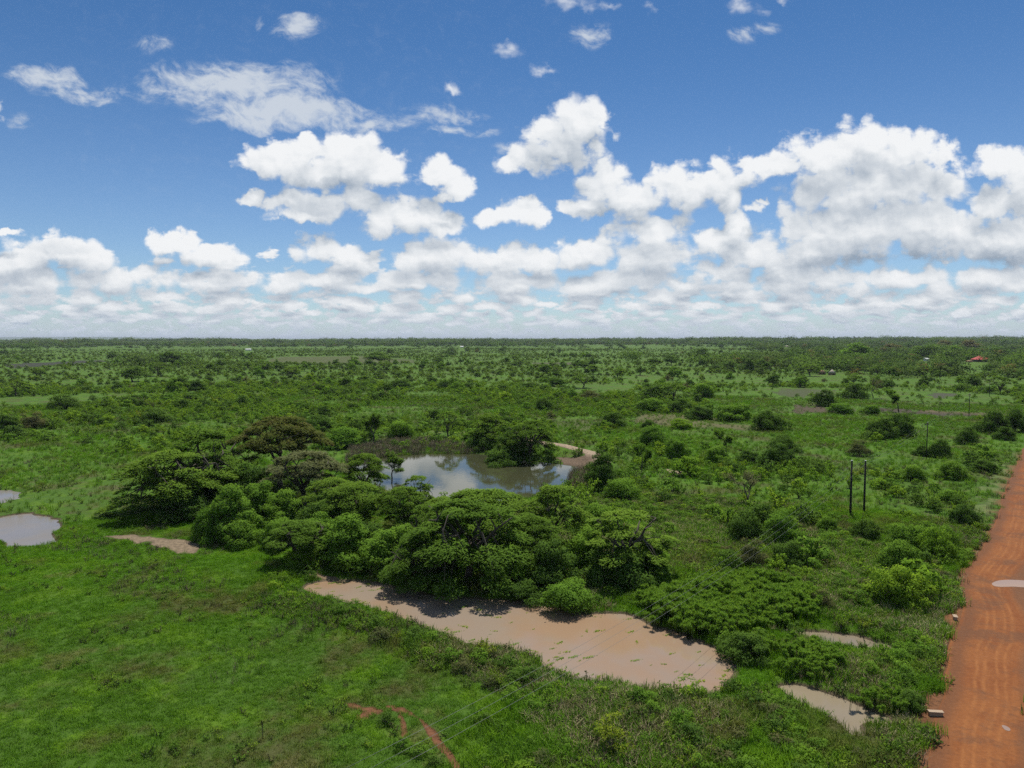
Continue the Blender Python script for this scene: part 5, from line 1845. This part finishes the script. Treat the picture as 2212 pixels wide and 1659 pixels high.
def house(X, Yb, w, dep, hw, hr, roofm, wallm, label, rz=0.0, hip=True):
    p = ground_at(X, Yb)
    z = float(ground_z(p[0], p[1])[0])
    e = tag(link("house", None, None, (p[0], p[1], z)), label, "house")
    e.rotation_euler = (0, 0, rz)
    b = MB()
    b.box((0, 0, hw / 2 - .2), (w, dep, hw + .4))
    link("wall", b.mesh("wall", [wallm]), e)
    o = .7
    x, y = w / 2 + o, dep / 2 + o
    rx = max(x - y, .4) if hip else x
    V = [(-x, -y, hw - .1), (x, -y, hw - .1), (x, y, hw - .1), (-x, y, hw - .1), (-rx, 0, hw + hr), (rx, 0, hw + hr)]
    m = MB()
    m.add(V, [np.array([[0, 1, 5, 4], [2, 3, 4, 5]]), np.array([[1, 2, 5], [3, 0, 4]]), np.array([[3, 2, 1, 0]])])
    link("roof", m.mesh("roof", [roofm]), e)
    q = MB()
    q.box((0, -dep / 2 - .02, 1.0), (1.0, .06, 2.0))
    link("door", q.mesh("door", [M_HOLE]), e)
    for s in (-.3, .3):
        q = MB()
        q.box((s * w, -dep / 2 - .02, hw * .58), (1.0, .06, .9))
        link("window", q.mesh("window", [M_HOLE]), e)


def hut(X, Yb, w, hw, hr, roofm, label):
    p = ground_at(X, Yb)
    z = float(ground_z(p[0], p[1])[0])
    e = tag(link("thatched_hut", None, None, (p[0], p[1], z)), label, "hut")
    b = MB()
    b.tube([[0, 0, -.3], [0, 0, hw]], [w / 2, w / 2], 18)
    link("wall", b.mesh("wall", [M_WALL]), e)
    m = MB()
    m.tube([[0, 0, hw - .35], [0, 0, hw + hr * .55], [0, 0, hw + hr]], [w / 2 + .6, w * .22, .08], 20)
    link("roof", m.mesh("roof", [roofm], False), e)
    q = MB()
    q.box((0, -w / 2 - .01, .8), (.8, .16, 1.6))
    link("door", q.mesh("door", [M_HOLE]), e)


def make_houses():
    house(2118, 783, 18, 13, 3.6, 4.8, M_RED, M_DWALL, "dark-walled house with a red hipped roof at the wood's edge", .1)
    house(2093, 784, 7, 4, 1.7, .7, M_THATCHB, M_WALL, "low tan shed beside the red-roofed house", .1)
    house(2001, 781, 6, 5, 3.0, 1.4, M_IRON, M_WHITE, "small white-fronted house in the shade of trees", .3, False)
    hut(1797, 809, 6.4, 2.0, 3.2, M_THATCH, "grey thatched hut on the far field, paler of the two")
    hut(1776, 808, 6.0, 1.9, 2.9, M_THATCHB, "tan thatched hut half behind shrubs, browner of the two")
    house(537, 757, 14, 8, 3.2, 2.0, M_IRON, M_WHITE, "pale iron-roofed house far off under the dark trees", 0, False)
    house(998, 751, 12, 8, 3.2, 2.0, M_IRON, M_WHITE, "pale house on the far plain below the tree line", 0, False)
    house(897, 748, 12, 8, 3.2, 2.0, M_IRON, M_WALL, "distant low house, the one most hidden by trees", 0, False)
    house(1700, 752, 12, 8, 3.0, 2.4, M_THATCH, M_WALL, "distant straw-roofed house near the wood, inner one", 0, True)


M_CONC = plain("pale_concrete", (.36, .265, .18), .85, .12, 3.0)


def make_kerbs():
    for X, Y, rz, sz, lab in ((2021, 1546, -.12, (1.1, .30, .36), "longer pale culvert headwall beside the dirt road near the lower channel"),
                              (2063, 1338, 1.2, (.8, .32, .38), "short pale culvert block at the road edge by the roadside clump")):
        p = ground_at(X, Y)
        z = float(ground_z(p[0], p[1])[0])
        e = tag(link("culvert_headwall", None, None, (p[0], p[1], z)), lab, "culvert", "culvert headwalls of the road")
        e.rotation_euler = (0, 0, rz)
        b = MB()
        b.box((0, 0, sz[2] / 2 - .15), (sz[0], sz[1], sz[2] + .3))
        link("parapet", b.mesh("parapet", [M_CONC]), e)
        c = MB()
        c.box((0, 0, sz[2] + .032), (sz[0] + .14, sz[1] + .14, .06))
        link("coping", c.mesh("coping", [M_CONC]), e)
    # a dry stake-like sapling in the open meadow
    for X, Yb, Yt, lab in ((567, 1596, 1556, "thin bare sapling stick in the open meadow"), (1171, 893, 866, "thin pole-like sapling beside the dense dark round bush")):
        p = ground_at(X, Yb)
        h = hm(X, Yb, Yt)
        z = float(ground_z(p[0], p[1])[0])
        e = tag(link("sapling", None, None, (p[0], p[1], z)), lab, "sapling")
        r = np.random.default_rng(int(X))
        b = MB()
        b.tube([[0, 0, -.1], [.02 * h, 0, h * .55], [0, .02 * h, h]], [.035, .028, .01], 5)
        for k in range(5):
            az = r.uniform(0, 6.28)
            s = h * r.uniform(.5, .9)
            b.tube([[.01, 0, s], [math.cos(az) * .12 * h, math.sin(az) * .12 * h, s + .16 * h]], [.014, .005], 4, False)
        link("stem", b.mesh("stem", [M_BARK], False), e)
        c = MB()
        n = 40
        P = np.stack([r.normal(0, .07 * h, n), r.normal(0, .07 * h, n), h * r.uniform(.7, 1.05, n)], 1)
        c.leaves(P, r.normal(0, 1, (n, 3)), unit(r.normal(0, .5, (n, 3)) + [0, 0, 1]), .16, .07)
        link("foliage", c.mesh("foliage", [M_BROWN]), e)


def make_hills():
    """low blue hills beyond the plain"""
    az = np.radians(np.arange(-60, -17, .5))
    R_ = 26000
    b = MB()
    prof = 1.05 * (fbm(np.arange(len(az)) * 1.0, np.zeros(len(az)), 22, 171) * .7 + .3) * 105 * sstep(-17.5, -30, np.degrees(az))
    V = []
    for k, (f, dr) in enumerate(((0, 0), (.6, 1500), (1.0, 3600), (.55, 6500), (0, 9000))):
        V.append(np.stack([np.sin(az) * (R_ + dr), np.cos(az) * (R_ + dr), prof * f - 5], 1))
    V = np.concatenate(V)
    n = len(az)
    i = (np.arange(4)[:, None] * n + np.arange(n - 1)).ravel()
    b.add(V, [np.stack([i, i + 1, i + n + 1, i + n], 1)])
    tag(link("hills", b.mesh("hills", [plain("hill_green", (.06, .10, .05), .95, .2, .001)], False)), kind='structure')


make_grass()
make_weeds()
make_papyrus()
make_reeds()
make_floating()
make_shrubs()
make_field_bushes()
make_woods()
make_power()
make_houses()
make_kerbs()
make_hills()


# ------------------------------------------------------------------ the air
def make_haze(density):
    b = MB()
    b.box((0, 0, 53), (90000, 90000, 138))
    m = bpy.data.materials.new("haze")
    m.use_nodes = True
    m.node_tree.nodes.clear()
    t = NT(m.node_tree)
    v = t.new('ShaderNodeVolumePrincipled')
    v.inputs['Color'].default_value = (.80, .88, 1.0, 1)
    v.inputs['Density'].default_value = density
    out = t.new('ShaderNodeOutputMaterial')
    t.t.links.new(v.outputs[0], out.inputs['Volume'])
    tag(link("haze", b.mesh("haze", [m])), kind='stuff')


make_haze(3.2e-5)
